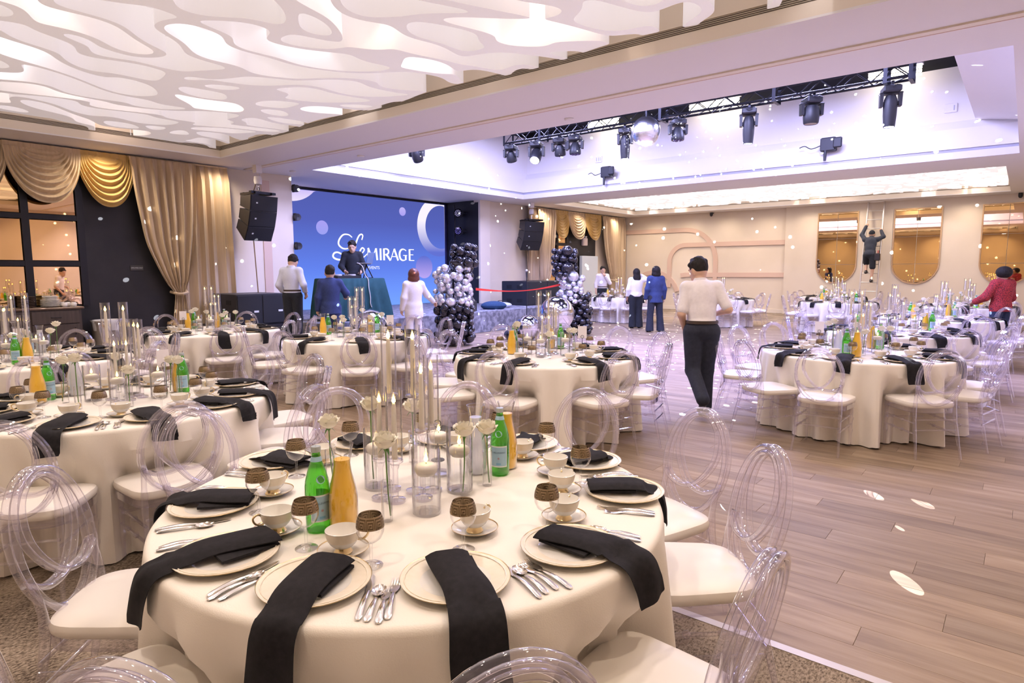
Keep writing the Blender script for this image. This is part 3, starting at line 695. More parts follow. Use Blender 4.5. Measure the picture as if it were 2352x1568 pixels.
for i in range(9):
    platest.put((3.48, 13.30, .985+i*.021), 0, 'white plate on the bar sideboard, %s from the bottom of its stack' % ('lowest', 'second', 'third', 'fourth', 'fifth', 'sixth', 'seventh', 'eighth', 'topmost ninth')[i], 'plate', 'stacked white plates on the sideboard', scale=(1.25, 1.25, 1) if i < 6 else None)
brown_s = Spec('dish', mesh('dish', [(*lathe([(.002, .004), (.05, .004), (.06, 0), (.075, .004), (.115, .020), (.125, .026), (.123, .030), (.07, .010), (.002, .008)], 20), brown_ware)]))
for i in range(7): brown_s.put((3.12, 13.28, .985+i*.027), 0, 'brown stoneware dish on the bar sideboard, %s from the bottom of its stack' % ('lowest', 'second', 'third', 'fourth', 'fifth', 'sixth', 'topmost seventh')[i], 'plate', 'stacked brown dishes on the sideboard')
sugar = Spec('creamer', mesh('creamer', [(*lathe([(.002, 0), (.03, 0), (.045, .02), (.048, .05), (.035, .075), (.038, .08), (.03, .075), (.04, .05), (.002, .01)], 16), china)]))
sugar.add('handle', mesh('handle', [(*tube(spline([(.04, 0, .06), (.07, 0, .06), (.075, 0, .04), (.045, 0, .025)], 5), .005, 6), china)]))
for i, (x, y) in enumerate(((3.64, 13.15), (3.72, 13.25), (3.77, 13.12), (3.66, 13.36))): sugar.put((x, y, .985), i*1.3, ('white creamer jug nearest the white plates', 'middle white creamer jug at the sideboard front', 'white creamer jug at the very end of the sideboard', 'white creamer jug against the mirror on the sideboard')[i], 'jug', 'creamer jugs on the sideboard')
tb = Spec('waste_bin', mesh('waste_bin', [(*loft([[(a*s, b*s, z) for a, b in ((-.2, -.17), (.2, -.17), (.23, -.12), (.23, .12), (.2, .17), (-.2, .17), (-.23, .12), (-.23, -.12))] for s, z in ((.85, 0), (1, .66), (1.05, .66), (1.05, .70), (.97, .70), (.82, .05))], True, True), bin_m)]))
tb.add('liner', mesh('liner', [(*loft([[(a*s*(1+.03*math.sin(k*2.3+z*20)), b*s, z) for k, (a, b) in enumerate([(.235*math.cos(q), .185*math.sin(q)) for q in (2*PI*i/24 for i in range(24))])] for s, z in ((1.02, .52), (1.06, .62), (1.08, .70), (1.03, .715), (.9, .69), (.85, .4))]), liner)]))
tb.put((4.32, 13.25, 0), .1, 'grey waste bin with white liner against the black bar wall', 'bin')

# far window behind the right balloon column
struct('window_1', [(*box(18.35, 22.10, 13.60, 13.65, 0, 3.75), black_paint)])
fw = ob('far_mirror', None, label='black framed amber mirror panes between the two far curtains', cat='mirror')
for c, d in ((.95, 1.70), (1.80, 2.52), (2.62, 3.4)):
    for a, b in ((18.45, 19.30), (19.40, 19.95)): ob('mirror_pane', mesh('mirror_pane', [(*cbox(a, b, 13.575, 13.598, c, d, .008), mirror_m)], False), fw)
for x in (18.40, 19.35, 20.0): ob('mullion', mesh('mullion', [(*box(x-.05, x+.05, 13.53, 13.60, .9, 3.5), black_metal)], False), fw)
for z in (1.75, 2.57): ob('rail', mesh('rail', [(*box(18.4, 20.0, 13.535, 13.598, z-.045, z+.045), black_metal)], False), fw)
pb = ob('portable_screen', mesh('portable_screen', [(*cbox(20.85, 22.02, 13.42, 13.55, .25, 2.16, .01), mat('pale_blue_board', (.66, .72, .78), .5))], False), label='pale blue-white upright board in front of the far window', cat='board')
for x in (21.0, 21.87): ob('foot', mesh('foot', [(*box(x-.03, x+.03, 13.3, 13.6 , 0, .25), grey_metal)], False), pb)
es = ob('emergency_light', mesh('emergency_light', [(*cbox(21.05, 21.37, 13.50, 13.60, 2.56, 2.86, .015), mat('pale_pink_plastic', (.62, .50, .48), .4))], False), label='pale emergency light box on the black panel of the far window', cat='light')
for dx in (-.09, .09): ob('lamp_head', mesh('lamp_head', [(*lathe([(.02, 0), (.05, .03), (.055, .07), (.002, .08)], 12, (21.21+dx, 13.55, 2.86)), grey_metal)]), es)

# ------------------------------------------------------------------ speakers
def line_array(x, y, ztop, yaw, pitch0, label, w=.66, h=.325, dp=.52):
    t = ob('line_array', None, None, (x, y, ztop), yaw, label, 'speaker')
    def cab(M): 
        o = [(-dp, -w*.32, 0), (-dp, w*.32, 0), (0, w/2, 0), (0, -w/2, 0)]
        lo = [(p[0]*1, p[1], (-h+.06) if p[0] < 0 else -h) for p in o]
        hi = [(p[0], p[1], -.06 if p[0] < 0 else 0) for p in o]
        return xf(loft([lo, hi], True, True), M)
    M = T(0, 0, 0)
    for k in range(3):
        M = M @ Matrix.Rotation(math.radians(pitch0[k]), 4, 'Y')
        c = ob('cabinet', mesh('cabinet', [(*cab(M), black_plastic)], False), t)
        ob('grille', mesh('grille', [(*xf(cbox(-.001, .012, -w/2+.012, w/2-.012, -h+.012, -.012, .004), M), dark_grill)], False), c)
        ob('badge', mesh('badge', [(*xf(box(.012, .016, -.20, -.16, -.17, -.14), M), label_b)], False), c)
        M = M @ T(0, 0, -h-.004)
    fr = [box(-dp, .02, s*w*.30-.025, s*w*.30+.025, .03, .08) for s in (-1, 1)]+[box(-.10, -.02, -w*.45, w*.45, .04, .09), box(-dp*.9, -dp*.8, -w*.3, w*.3, .04, .09)]
    ob('rigging_frame', mesh('rigging_frame', [(*q, black_metal) for q in fr], False), t)
    zz = ZC-ztop
    ob('hoist', mesh('hoist', [(*tube([(-.2, 0, .08), (-.2, 0, .22)], .012, 6), chrome), (*lathe([(.02, 0), (.075, .02), (.085, .10), (.075, .18), (.02, .20)], 16, (-.2, 0, .24), True, True), white_paint), (*tube([(-.2, .05, .34), (-.2, .05, zz)], .012, 6), white_paint), (*box(-.26, -.14, -.07, .07, zz-.16, zz), white_paint), (*tube([(-.2+.03*math.cos(a), .03*math.sin(a)*0, .16+.04*math.sin(a)) for a in (2*PI*i/12 for i in range(12))], .009, 6, True), black_metal)]), t)
    for s in (-1, 1):
        ob('cable', mesh('cable', [(*tube(spline([(-.45, s*.05, -.2), (-.55, s*.1, -.12), (-.64, s*.06+.03, -.02 if s > 0 else -.2), (-.70, s*.12, .08 if s > 0 else -.15)], 5), .008, 6), black_plastic)]), t)
    ob('chain', mesh('chain', [(*tube(spline([(-.2, -.04, .3), (-.42, -.05, -.2), (-.44, 0, -1.0), (-.40, .02, 1.13-ztop)], 6), .012, 6), pewter)]), t)
    return t
aL = math.atan2(-12.3, -5.6)
line_array(7.22, 12.60, 3.18, math.radians(-84), (9, 8, 10), 'hanging stack of black speaker cabinets in front of the stage pier by the tied curtain')
line_array(16.85, 12.70, 3.20, math.radians(-107), (9, 8, 10), 'hanging stack of black speaker cabinets in front of the far window curtain', w=.78)
def subwoofer(x0, x1, y0, y1, z0, z1, label, face, split=1):
    t = ob('subwoofer', mesh('subwoofer', [(*cbox(x0, x1, y0, y1, z0, z1, .012), black_plastic)], False), label=label, cat='speaker')
    n = split
    for k in range(n):
        a, b = x0+(x1-x0)*k/n+.02, x0+(x1-x0)*(k+1)/n-.02
        ob('grille', mesh('grille', [(*cbox(a, b, y0-.015, y0, z0+.03, z1-.03, .005), dark_grill)], False), t)
        ob('badge', mesh('badge', [(*box(b-.16, b-.06, y0-.02, y0-.014, z0+.26, z0+.30), label_b)], False), t)
    for k in range(2):
        yy = y0+(y1-y0)*(.3+.4*k)
        for zz in (z0+.15, z1-.17): ob('handle', mesh('handle', [(*cbox(x0-.006, x0, yy-.10, yy+.10, zz-.05, zz+.05, .004), mat('recess_black', (.006, .006, .008), .6))], False), t)
    return t
subwoofer(6.28, 7.36, 12.2, 13.25, .5, 1.14, 'black subwoofer under the speakers hanging by the tied curtain', 'y', 2)
subwoofer(14.88, 16.9, 11.5, 12.5, .55, 1.28, 'long black subwoofer at the far end of the stage', 'x', 2)
wd = ob('stage_monitor', mesh('stage_monitor', [(*prism([(-.30, 0), (.30, 0), (.30, .26), (.10, .42), (-.16, .42), (-.30, .20)], -.33, .33, 'x'), mat('dark_grey_monitor', (.045, .045, .055), .45))], False), None, (11.86, 11.25, .55), math.radians(35), 'dark grey wedge monitor at the stage edge beside the balloons', 'speaker')
ob('grille', mesh('grille', [(*xf(box(-.29, .29, -.005, .01, 0, .26), T(0, -.302, .0)), dark_grill)], False), wd)
cu = ob('floor_cushion', mesh('floor_cushion', [(*sphere((0, 0, .10), .36, 28, 14, (1, .62, .36)), denim)]), None, (13.05, 11.25, .545), math.radians(-38), 'blue cushion lying on the stage edge', 'cushion')
ob('welt', mesh('welt', [(*tube([(.358*math.cos(a), .222*math.sin(a), .10) for a in (2*PI*i/28 for i in range(28))], .008, 6, True), denim)]), cu)
gb = ob('stage_bag', mesh('stage_bag', [(*sphere((0, 0, .07), .26, 18, 10, (1.2, .6, .34)), mat('pale_bag', (.55, .58, .68), .5))]), None, (13.75, 11.55, .55), -.5, 'pale bag lying behind the blue cushion on the stage', 'bag')
ob('strap', mesh('strap', [(*tube(spline([(-.2, 0, .12), (-.1, -.05, .20), (.1, -.05, .18), (.22, 0, .10)], 6), .010, 6), black_plastic)]), gb)
ms = ob('microphone_stand', None, None, (12.42, 9.62, 0), label='slim black microphone stand near the silver balloons', cat='microphone stand')
ob('base', mesh('base', [(*lathe([(.002, 0), (.14, 0), (.145, .012), (.03, .03), (.014, .05)], 20), black_metal)]), ms)
ob('pole', mesh('pole', [(*tube([(0, 0, .03), (0, 0, 1.46)], .010, 8), black_metal)]), ms)
ob('microphone', mesh('microphone', [(*tube([(0, 0, 1.42), (0, 0, 1.56)], [.014, .022], 10), black_plastic), (*sphere((0, 0, 1.60), .030, 12, 8), grey_metal)]), ms)

# ------------------------------------------------------------------ truss and moving lights
tr = ob('lighting_truss', None, label='long black box truss in the middle ceiling well', cat='truss')
ta, tbb = 1.62, 9.95
CH = [(12.0, 4.64), (12.26, 4.64), (12.0, 4.88), (12.26, 4.88)]
for x, z in CH: ob('chord', mesh('chord', [(*tube([(x, ta, z), (x, tbb, z)], .022, 8), black_metal)]), tr)
nb = 30; dl = (tbb-ta)/nb
br1 = mesh('brace', [(*tube([(0, 0, 0), (0, dl, .24)], .010, 6), black_metal)]); br2 = mesh('brace', [(*tube([(0, 0, .24), (0, dl, 0)], .010, 6), black_metal)])
br3 = mesh('brace', [(*tube([(0, 0, 0), (.26, dl, 0)], .010, 6), black_metal)])
for k in range(nb):
    y = ta+k*dl
    for x in (12.0, 12.26): ob('brace', (br1, br2)[k % 2], tr, (x, y, 4.64))
    ob('brace', br3, tr, (12.0, y, 4.64))
ep = mesh('end_plate', [(*loft([[(x, -.03, z) for x, z in ((11.96, 4.58), (12.30, 4.58), (12.30, 4.94), (11.96, 4.94))], [(x, .03, z) for x, z in ((11.96, 4.58), (12.30, 4.58), (12.30, 4.94), (11.96, 4.94))]]), black_metal)], False)
for y in (ta, ta+.35, 3.7, 5.9, 8.9, tbb): ob('end_plate', ep, tr, (0, y, 0))
for y in (2.2, 5.2, 8.6):
    for x in (12.0, 12.26): ob('drop_rod', mesh('drop_rod', [(*tube([(x, y, 4.88), (x, y, 6.3)], .012, 6), black_metal)]), tr)
def head_light(kind, y, ztop, zbot, yaw, tilt, label, group=None, x=12.13, lit=True, side=False):
    H_ = ztop-zbot
    t = ob('moving_head', None, None, (x, y, ztop), yaw, label, 'stage light')
    ob('base', mesh('base', [(*cbox(-.16, .16, -.13, .13, -.11, 0, .02), black_plastic), (*tube([(.20, -.05, -.02), (.23, 0, -.04), (.20, .05, -.02)], .012, 6), black_plastic), (*tube([(-.20, -.05, -.02), (-.23, 0, -.04), (-.20, .05, -.02)], .012, 6), black_plastic)], False), t)
    ob('clamp', mesh('clamp', [(*box(-.10, -.07, -.02, .02, 0, .07), black_metal), (*box(.07, .10, -.02, .02, 0, .07), black_metal)], False), t)
    ob('standby_led', mesh('standby_led', [(*box(-.161-.002, -.158, -.06, -.045, -.07, -.055), redled)], False), t)
    R_ = {'beam': .10, 'spot': .13, 'wash': .125}[kind]
    pv = -.11-(H_-.11)*(.42 if kind != 'beam' else .30)
    arms = [prism([(s*(R_+.036)-.028, -.10), (s*(R_+.036)+.028, -.10), (s*(R_+.036)+.022, pv-.05), (s*(R_+.036)-.022, pv-.05)], -.055, .055, 'y') for s in (-1, 1)]
    ob('yoke', mesh('yoke', [(*xf(q, RZ(PI/2)), black_plastic) for q in arms]+[(*tube([(0, -R_-.05, pv), (0, R_+.05, pv)], .035, 10), black_plastic), (*xf(cbox(-R_-.07, R_+.07, -.06, .06, -.125, -.095, .01), RZ(PI/2)), black_plastic)], False), t)
    ln = H_-.11+pv+.11
    up = -pv-.14; dn = H_+pv
    if kind == 'beam': prof = [(.002, up), (.07, up), (.095, up*.5), (.105, 0), (.10, -dn*.5), (.085, -dn), (.078, -dn)]
    elif kind == 'spot': prof = [(.002, up), (.10, up), (.13, up*.4), (.135, -dn*.4), (.125, -dn*.9), (.11, -dn)]
    else: prof = [(.002, up), (.06, up), (.10, up*.3), (.128, -dn*.55), (.128, -dn*.9), (.12, -dn)]
    M = T(0, 0, pv) @ Matrix.Rotation(tilt, 4, 'Y')
    hd = ob('head', mesh('head', [(*xf(lathe(prof, 20, (0, 0, 0), True), M), black_plastic)]), t)
    ob('lens', mesh('lens', [(*xf(lathe([(.002, -dn+.004), (prof[-1][0]-.004, -dn+.004)], 20), M), lens_m if lit else lens_off)]), hd)
    if kind == 'beam': ob('badge', mesh('badge', [(*xf(box(-.106, -.098, -.012, .012, -dn*.45, -.02), M), grey_metal)], False), hd)
    if kind == 'wash':
        bl = []
        for k in range(7):
            a = 2*PI*k/6; c = (0, 0) if k == 6 else (.07*math.cos(a), .07*math.sin(a))
            bl.append((*xf(lathe([(.026, -dn), (.020, -dn-.012), (.002, -dn-.016)], 10, (c[0], c[1], 0)), M), lens_off))
        ob('lens_cluster', mesh('lens_cluster', bl), hd)
    return t
yc = math.radians(200)
head_light('wash', 9.87, 4.60, 4.22, yc, .5, 'small moving head at the stage end of the truss', lit=False)
head_light('spot', 9.10, 4.58, 4.08, yc, -.75, 'moving head with a lit lens turned towards the room', lit=True)
head_light('wash', 8.44, 4.58, 4.20, yc, .4, 'small moving head third along the truss from the stage end', lit=False)
head_light('wash', 8.02, 4.58, 4.18, yc, 0, 'moving head with purple lens cluster beside a smaller one', lit=False)
head_light('beam', 6.76, 4.56, 3.94, yc, 0, 'long beam moving head just beside the mirror ball on its stage side')
head_light('wash', 5.58, 4.57, 4.17, yc+.4, 0, 'moving head with purple lens cluster just past the mirror ball', lit=False)
head_light('beam', 4.18, 4.56, 3.93, yc, 0, 'long beam moving head in the middle of the bare truss stretch')
head_light('spot', 3.10, 4.58, 4.13, yc+.3, 0, 'stubby black moving head between two long beam heads', lit=False)
head_light('beam', 1.90, 4.55, 3.91, yc, 0, 'long beam moving head at the truss end away from the stage')
head_light('spot', 11.55, 4.62, 4.20, yc, .6, 'moving head high in the ceiling well by its stage-side edge', lit=False, x=10.6)
hd2 = ob('drop_rod', mesh('drop_rod', [(*tube([(10.6, 11.55, 4.62), (10.6, 11.55, 6.3)], .012, 6), black_metal)]), tr)
mb = ob('mirror_ball', mesh('mirror_ball', [(*sphere((0, 0, 0), .285, 48, 30), mat('mirror_tiles', (.92, .92, .97), .26, 1.))], False), None, (11.72, 6.07, 4.35), label='large mirror ball hanging under the truss', cat='mirror ball')
ob('hanger', mesh('hanger', [(*tube([(0, 0, .28), (0, 0, .50), (.28, 0, .50)], .015, 8), black_metal)]), mb)
def fan_unit(y, z, label):
    t = ob('effects_unit', mesh('effects_unit', [(*cbox(-.20, 0, -.16, .16, -.15, .15, .02), black_plastic), (*cbox(-.26, -.20, -.30, -.12, -.10, .12, .02), black_plastic)], False), None, (15.95, y, z), label=label, cat='stage light')
    ob('nozzle', mesh('nozzle', [(*tube([(-.16, .05, -.12), (-.18, .05, -.36)], [.04, .028], 10), black_plastic)]), t)
    ob('cable', mesh('cable', [(*tube(spline([(-.1, .16, 0), (-.15, .35, -.06), (-.12, .5, .02), (-.1, .62, .0)], 5), .010, 6), black_plastic)]), t)
fan_unit(9.40, 4.36, 'small black effects unit on the well edge nearer the stage')
fan_unit(3.65, 4.40, 'small black effects unit on the well edge farther from the stage')
for y, z, w_ in ((9.85, 4.80, 3), (1.43, 4.9, 1)):
    t = ob('wall_plate', mesh('wall_plate', [(*cbox(16.12, 16.148, y-.11, y+.11, z-.09, z+.09, .006), white_paint)], False), label='white switch plate on the lit well wall near the stage' if w_ == 3 else 'white switch plate on the lit well wall at the end away from the stage', cat='switch')
    for k in range(w_): ob('slot', mesh('slot', [(*box(16.115, 16.121, y-.07+k*.06, y-.05+k*.06, z-.05, z+.05), slot_l)], False), t)
for x, y in ((8.0, 5.4), (7.9, 10.2), (8.1, 12.9)):
    ob('smoke_detector', mesh('smoke_detector', [(*lathe([(.07, 0), (.075, -.01), (.06, -.03), (.002, -.035)], 20, (x, y, ZC)), white_paint)]), label={5.4: 'round smoke detector on the beam opposite the mirror ball', 10.2: 'round smoke detector on the beam toward the stage', 12.9: 'round smoke detector on the soffit in front of the video wall'}[y], cat='smoke detector')
# side lights on the black return wall beside the video wall
sp_ = ob('light_pole', mesh('light_pole', [(*tube([(14.85, 14.45, .55), (14.85, 14.45, 3.7)], .03, 8), black_metal)]), label='black pole carrying side lights beside the video wall', cat='pole')
for k, (z, lit) in enumerate(((3.42, 0), (2.86, 0))):
    t = ob('side_light', None, None, (14.80, 14.2, z), math.radians(205), 'round cluster-lens side light, upper one on the pole' if k == 0 else 'dark barrel side light, lower one on the pole', 'stage light')
    ob('barrel', mesh('barrel', [(*xf(lathe([(.002, -.30), (.10, -.30), (.12, -.1), (.15, .05), (.15, .12), (.14, .12)], 18, (0, 0, 0)), Matrix.Rotation(PI/2, 4, 'Y')), black_plastic)]), t)
    ob('lens', mesh('lens', [(*xf(lathe([(.022, .115), (.002, .125)], 8, (.09*math.cos(a)*(j > 5)+.045*math.cos(a)*(j < 6), .09*math.sin(a)*(j > 5)+.045*math.sin(a)*(j < 6), 0)), Matrix.Rotation(PI/2, 4, 'Y')), lens_off if k else grey_metal) for j, a in enumerate([2*PI*i/6 for i in range(6)]+[2*PI*i/11 for i in range(11)])]), t)
    ob('bracket', mesh('bracket', [(*box(-.05, .0, -.16, .16, -.03, .03), black_metal), (*tube([(-.02, .16, 0), (-.02, .26, 0)], .02, 6), black_metal)], False), t)
for k, z in enumerate((3.55, 2.88, 2.2)):
    t = ob('pier_light', None, None, (8.60, 13.60, z), 0, ('highest', 'middle', 'lowest')[k]+' small black light on the pier edge beside the video wall', 'stage light')
    ob('barrel', mesh('barrel', [(*xf(lathe([(.002, -.12), (.06, -.12), (.085, .0), (.085, .05), (.002, .04)], 14), Matrix.Rotation(PI/2, 4, 'X')), black_plastic)]), t)
    ob('bracket', mesh('bracket', [(*box(-.07, -.04, -.05, .05, -.09, .09), black_metal)], False), t)

# ------------------------------------------------------------------ DJ booth
dj = ob('booth_table', None, None, (8.46, 11.42, .55), label='booth table under a teal cloth on the stage edge', cat='table')
ob('tabletop', mesh('tabletop', [(*box(-.62, .62, -.34, .34, .86, .89), black_plastic)], False), dj)
for sx in (-1, 1):
    for sy in (-1, 1): ob('leg', mesh('leg', [(*tube([(sx*.56, sy*.28, 0), (sx*.56, sy*.28, .86)], .02, 6), black_metal)]), dj)
def boothcloth():
    R0 = []
    n = 120
    def ring(z, ex, amp):
        out = []
        for k in range(n):
            a = 2*PI*k/n; c, s = math.cos(a), math.sin(a)
            m = max(abs(c)/(.64+ex), abs(s)/(.36+ex)); x, y = c/m, s/m
            corner = min(abs(abs(x)-(.64+ex)), abs(abs(y)-(.36+ex)))
            w_ = amp*math.sin(k*1.1)+amp*.8*math.exp(-((abs(x)/(.64+ex)-1)**2+(abs(y)/(.36+ex)-1)**2)*60)*3
            L_ = math.hypot(x, y)
            out.append((x*(1+w_/L_), y*(1+w_/L_), z))
        return out
    return loft([ring(.895, 0, 0), ring(.88, .012, 0), ring(.6, .03, .012), ring(.3, .06, .025), ring(.02, .08, .035)], True)
tc = ob('booth_cloth', mesh('booth_cloth', [(*boothcloth(), teal_cloth)]), None, (8.46, 11.42, .55), label='teal cloth draped over the booth table', cat='tablecloth')
mx = Spec('mixing_console', mesh('mixing_console', [(*loft([[(x, y, 0) for x, y in ((-.30, -.16), (.30, -.16), (.30, .16), (-.30, .16))], [(x, y, .05+(.03 if y > 0 else 0)) for x, y in ((-.30, -.16), (.30, -.16), (.30, .16), (-.30, .16))]], True, True), black_plastic)], False))
for s in (-1, 1): mx.add('jog_wheel', mesh('jog_wheel', [(*lathe([(.085, .05), (.085, .08), (.075, .086), (.002, .086)], 20, (s*.18, 0, 0)), grey_metal)]))
mx.add('fader', mesh('fader', [(*box(-.05+i*.03, -.035+i*.03, -.05, -.03, .06, .085), chrome) for i in range(4)], False))
mx.put((8.30, 11.38, 1.445), 0, 'mixing console on the booth table', 'console')
ls = ob('laptop_stand', mesh('laptop_stand', [(*tube([(-.14, -.1, 0), (-.14, .05, .30)], .012, 6), black_metal), (*tube([(.14, -.1, 0), (.14, .05, .30)], .012, 6), black_metal), (*tube([(-.14, -.1, 0), (.14, -.1, 0)], .012, 6), black_metal), (*tube([(-.14, .12, 0), (-.14, .05, .30)], .012, 6), black_metal), (*tube([(.14, .12, 0), (.14, .05, .30)], .012, 6), black_metal), (*box(-.16, .16, -.05, .16, .30, .312), black_metal)], False), None, (8.86, 11.38, 1.445), .5, 'black laptop stand on the booth table', 'stand')
lp = ob('laptop', mesh('laptop', [(*cbox(-.17, .17, -.10, .12, 0, .015, .004), grey_metal)], False), None, (8.86, 11.40, 1.76), .5, 'open blue-grey laptop on the black stand', 'laptop')
ob('lid', mesh('lid', [(*xf(cbox(-.17, .17, -.006, .006, 0, .24, .004), T(0, -.10, .012) @ Matrix.Rotation(.25, 4, 'X')), mat('blue_grey_lid', (.16, .24, .40), .4))], False), lp)
kb = ob('cable_coil', mesh('cable_coil', [(*tube([(.10*math.cos(t_*1.0)*(1+.1*math.sin(t_*3)), .07*math.sin(t_), .012+.02*abs(math.sin(t_*.37))) for t_ in (i*.35 for i in range(70))], .008, 5), mat('blue_cable', (.10, .12, .25), .5))]), None, (8.42, 11.62, 1.445), label='coil of dark cable on the booth table', cat='cable')
wc = ob('white_cable', mesh('white_cable', [(*tube(spline([(8.62, 11.36, 1.78), (8.63, 11.2, 1.70), (8.62, 11.10, 1.52), (8.64, 11.03, 1.42), (8.63, 11.0, 1.25), (8.65, 10.98, 1.05), (8.64, 10.97, .9), (8.67, 10.97, .82)], 6), .009, 6), liner)]), label='white cable hanging down the front of the booth cloth', cat='cable')

# ------------------------------------------------------------------ balloons
uB = Vector((.63, -.776, 0))
ball_me = {}
def ball(m):
    if m.name not in ball_me:
        prof = [(.03, -1.10), (.05, -1.06), (.02, -1.02), (.25, -.97), (.60, -.80), (.88, -.47), (.99, -.05), (.97, .3), (.80, .63), (.5, .88), (.2, .985), (.004, 1.0)]
        ball_me[m.name] = mesh('balloon', [(*lathe(prof, 16, (0, 0, 0), True, True), m)])
    return ball_me[m.name]
def balloon_column(base, levels, label, seed):
    r = random.Random(seed); t = ob('balloon_column', None, None, base, label=label, cat='balloon column')
    ob('pole', mesh('pole', [(*tube([(0, 0, 0), (0, 0, 1.9)], .02, 8), black_metal), (*lathe([(.002, 0), (.2, 0), (.2, .02), (.03, .03)], 16), black_metal)]), t)
    for z0, z1, off, hw, m in levels:
        placed = []; tries = 0
        while tries < 900:
            tries += 1
            rad = r.choice((.075, .09, .11, .14, .18)) if tries < 500 else r.choice((.06, .075))
            z = r.uniform(z0, z1); a = r.uniform(0, 2*PI)
            d = max(0., hw-rad)*r.uniform(.72, 1)
            c = Vector((d*math.cos(a), d*math.sin(a), z))+uB*(off+.10*(z-(z0+z1)/2)*0)
            if z < rad+.01: c.z = z = rad*1.1+.01
            if all((c-q).length > (rad+s)*.86 for q, s in placed):
                placed.append((c, rad))
        for c, rad in placed:
            d = Vector((c.x, c.y, 0))-uB*off; d.z = r.uniform(-.1, .35)
            b = ob('balloon', ball(m), t, c)
            b.rotation_euler = d.to_track_quat('Z', 'Y').to_euler(); b.scale = (rad, rad, rad)
    return t
balloon_column((9.70, 9.50, 0), [(.08, .84, .02, .47, black_b), (.86, 1.66, .0, .46, silver_b), (1.45, 1.72, .16, .30, black_b), (1.72, 2.10, .22, .34, black_b)], 'balloon column, black below and above a silver middle, beside the woman in white', 4)
balloon_column((13.15, 8.62, 0), [(.08, .72, .0, .42, black_b), (.74, 1.45, -.14, .38, silver_b), (.78, 1.0, .10, .28, black_b), (1.46, 2.08, -.30, .36, black_b)], 'balloon column, black and silver, in front of the far window', 9)
rb = ob('ribbon', mesh('ribbon', [(*grid(lambda u, v: (10.16+(12.88-10.16)*u+.0, 9.27+(8.92-9.27)*u, 1.20-.16*math.sin(PI*u)*.6+.05*u+(v-.5)*(.055-.035*math.sin(PI*u))), 40, 2), red_rib)]), label='red ribbon stretched between the two balloon columns', cat='ribbon')
def foil(c, r, label, s=(1, 1, 1)):
    o = ob('foil_balloon', mesh('foil_balloon', [(*sphere((0, 0, 0), r, 32, 20, s), foil_m)]), None, c, label=label, cat='balloon')
    ob('seam', mesh('seam', [(*tube([(r*1.0*math.cos(a)*s[0], r*1.0*math.sin(a)*s[1], 0) for a in (2*PI*i/40 for i in range(40))], .006, 5, True), foil_m)]), o)
    o.rotation_euler = (.7, .5, .3); return o
foil((8.02, 10.25, .43), .41, 'big round silver foil balloon in front of the booth')
foil((11.70, 8.20, .62), .40, 'big silver foil orb beside the far balloon column')
foil((11.35, 8.75, .30), .29, 'smaller silver foil orb on the floor before the stage')
for i, (x, y, r_) in enumerate(((11.02, 9.0, .13), (11.25, 9.25, .11), (11.74, 9.05, .12), (12.35, 8.75, .12))):
    b = ob('loose_balloon', ball(black_b), None, (x, y, r_*1.05), label=('loose black balloon on the floor nearest the woman in white', 'loose black balloon behind the small silver orb', 'loose black balloon between the two silver orbs', 'loose black balloon beside the far column')[i], cat='balloon', group='loose black balloons on the floor'); b.scale = (r_, r_, r_)
    b.rotation_euler = (1.2, 0, i*1.7)
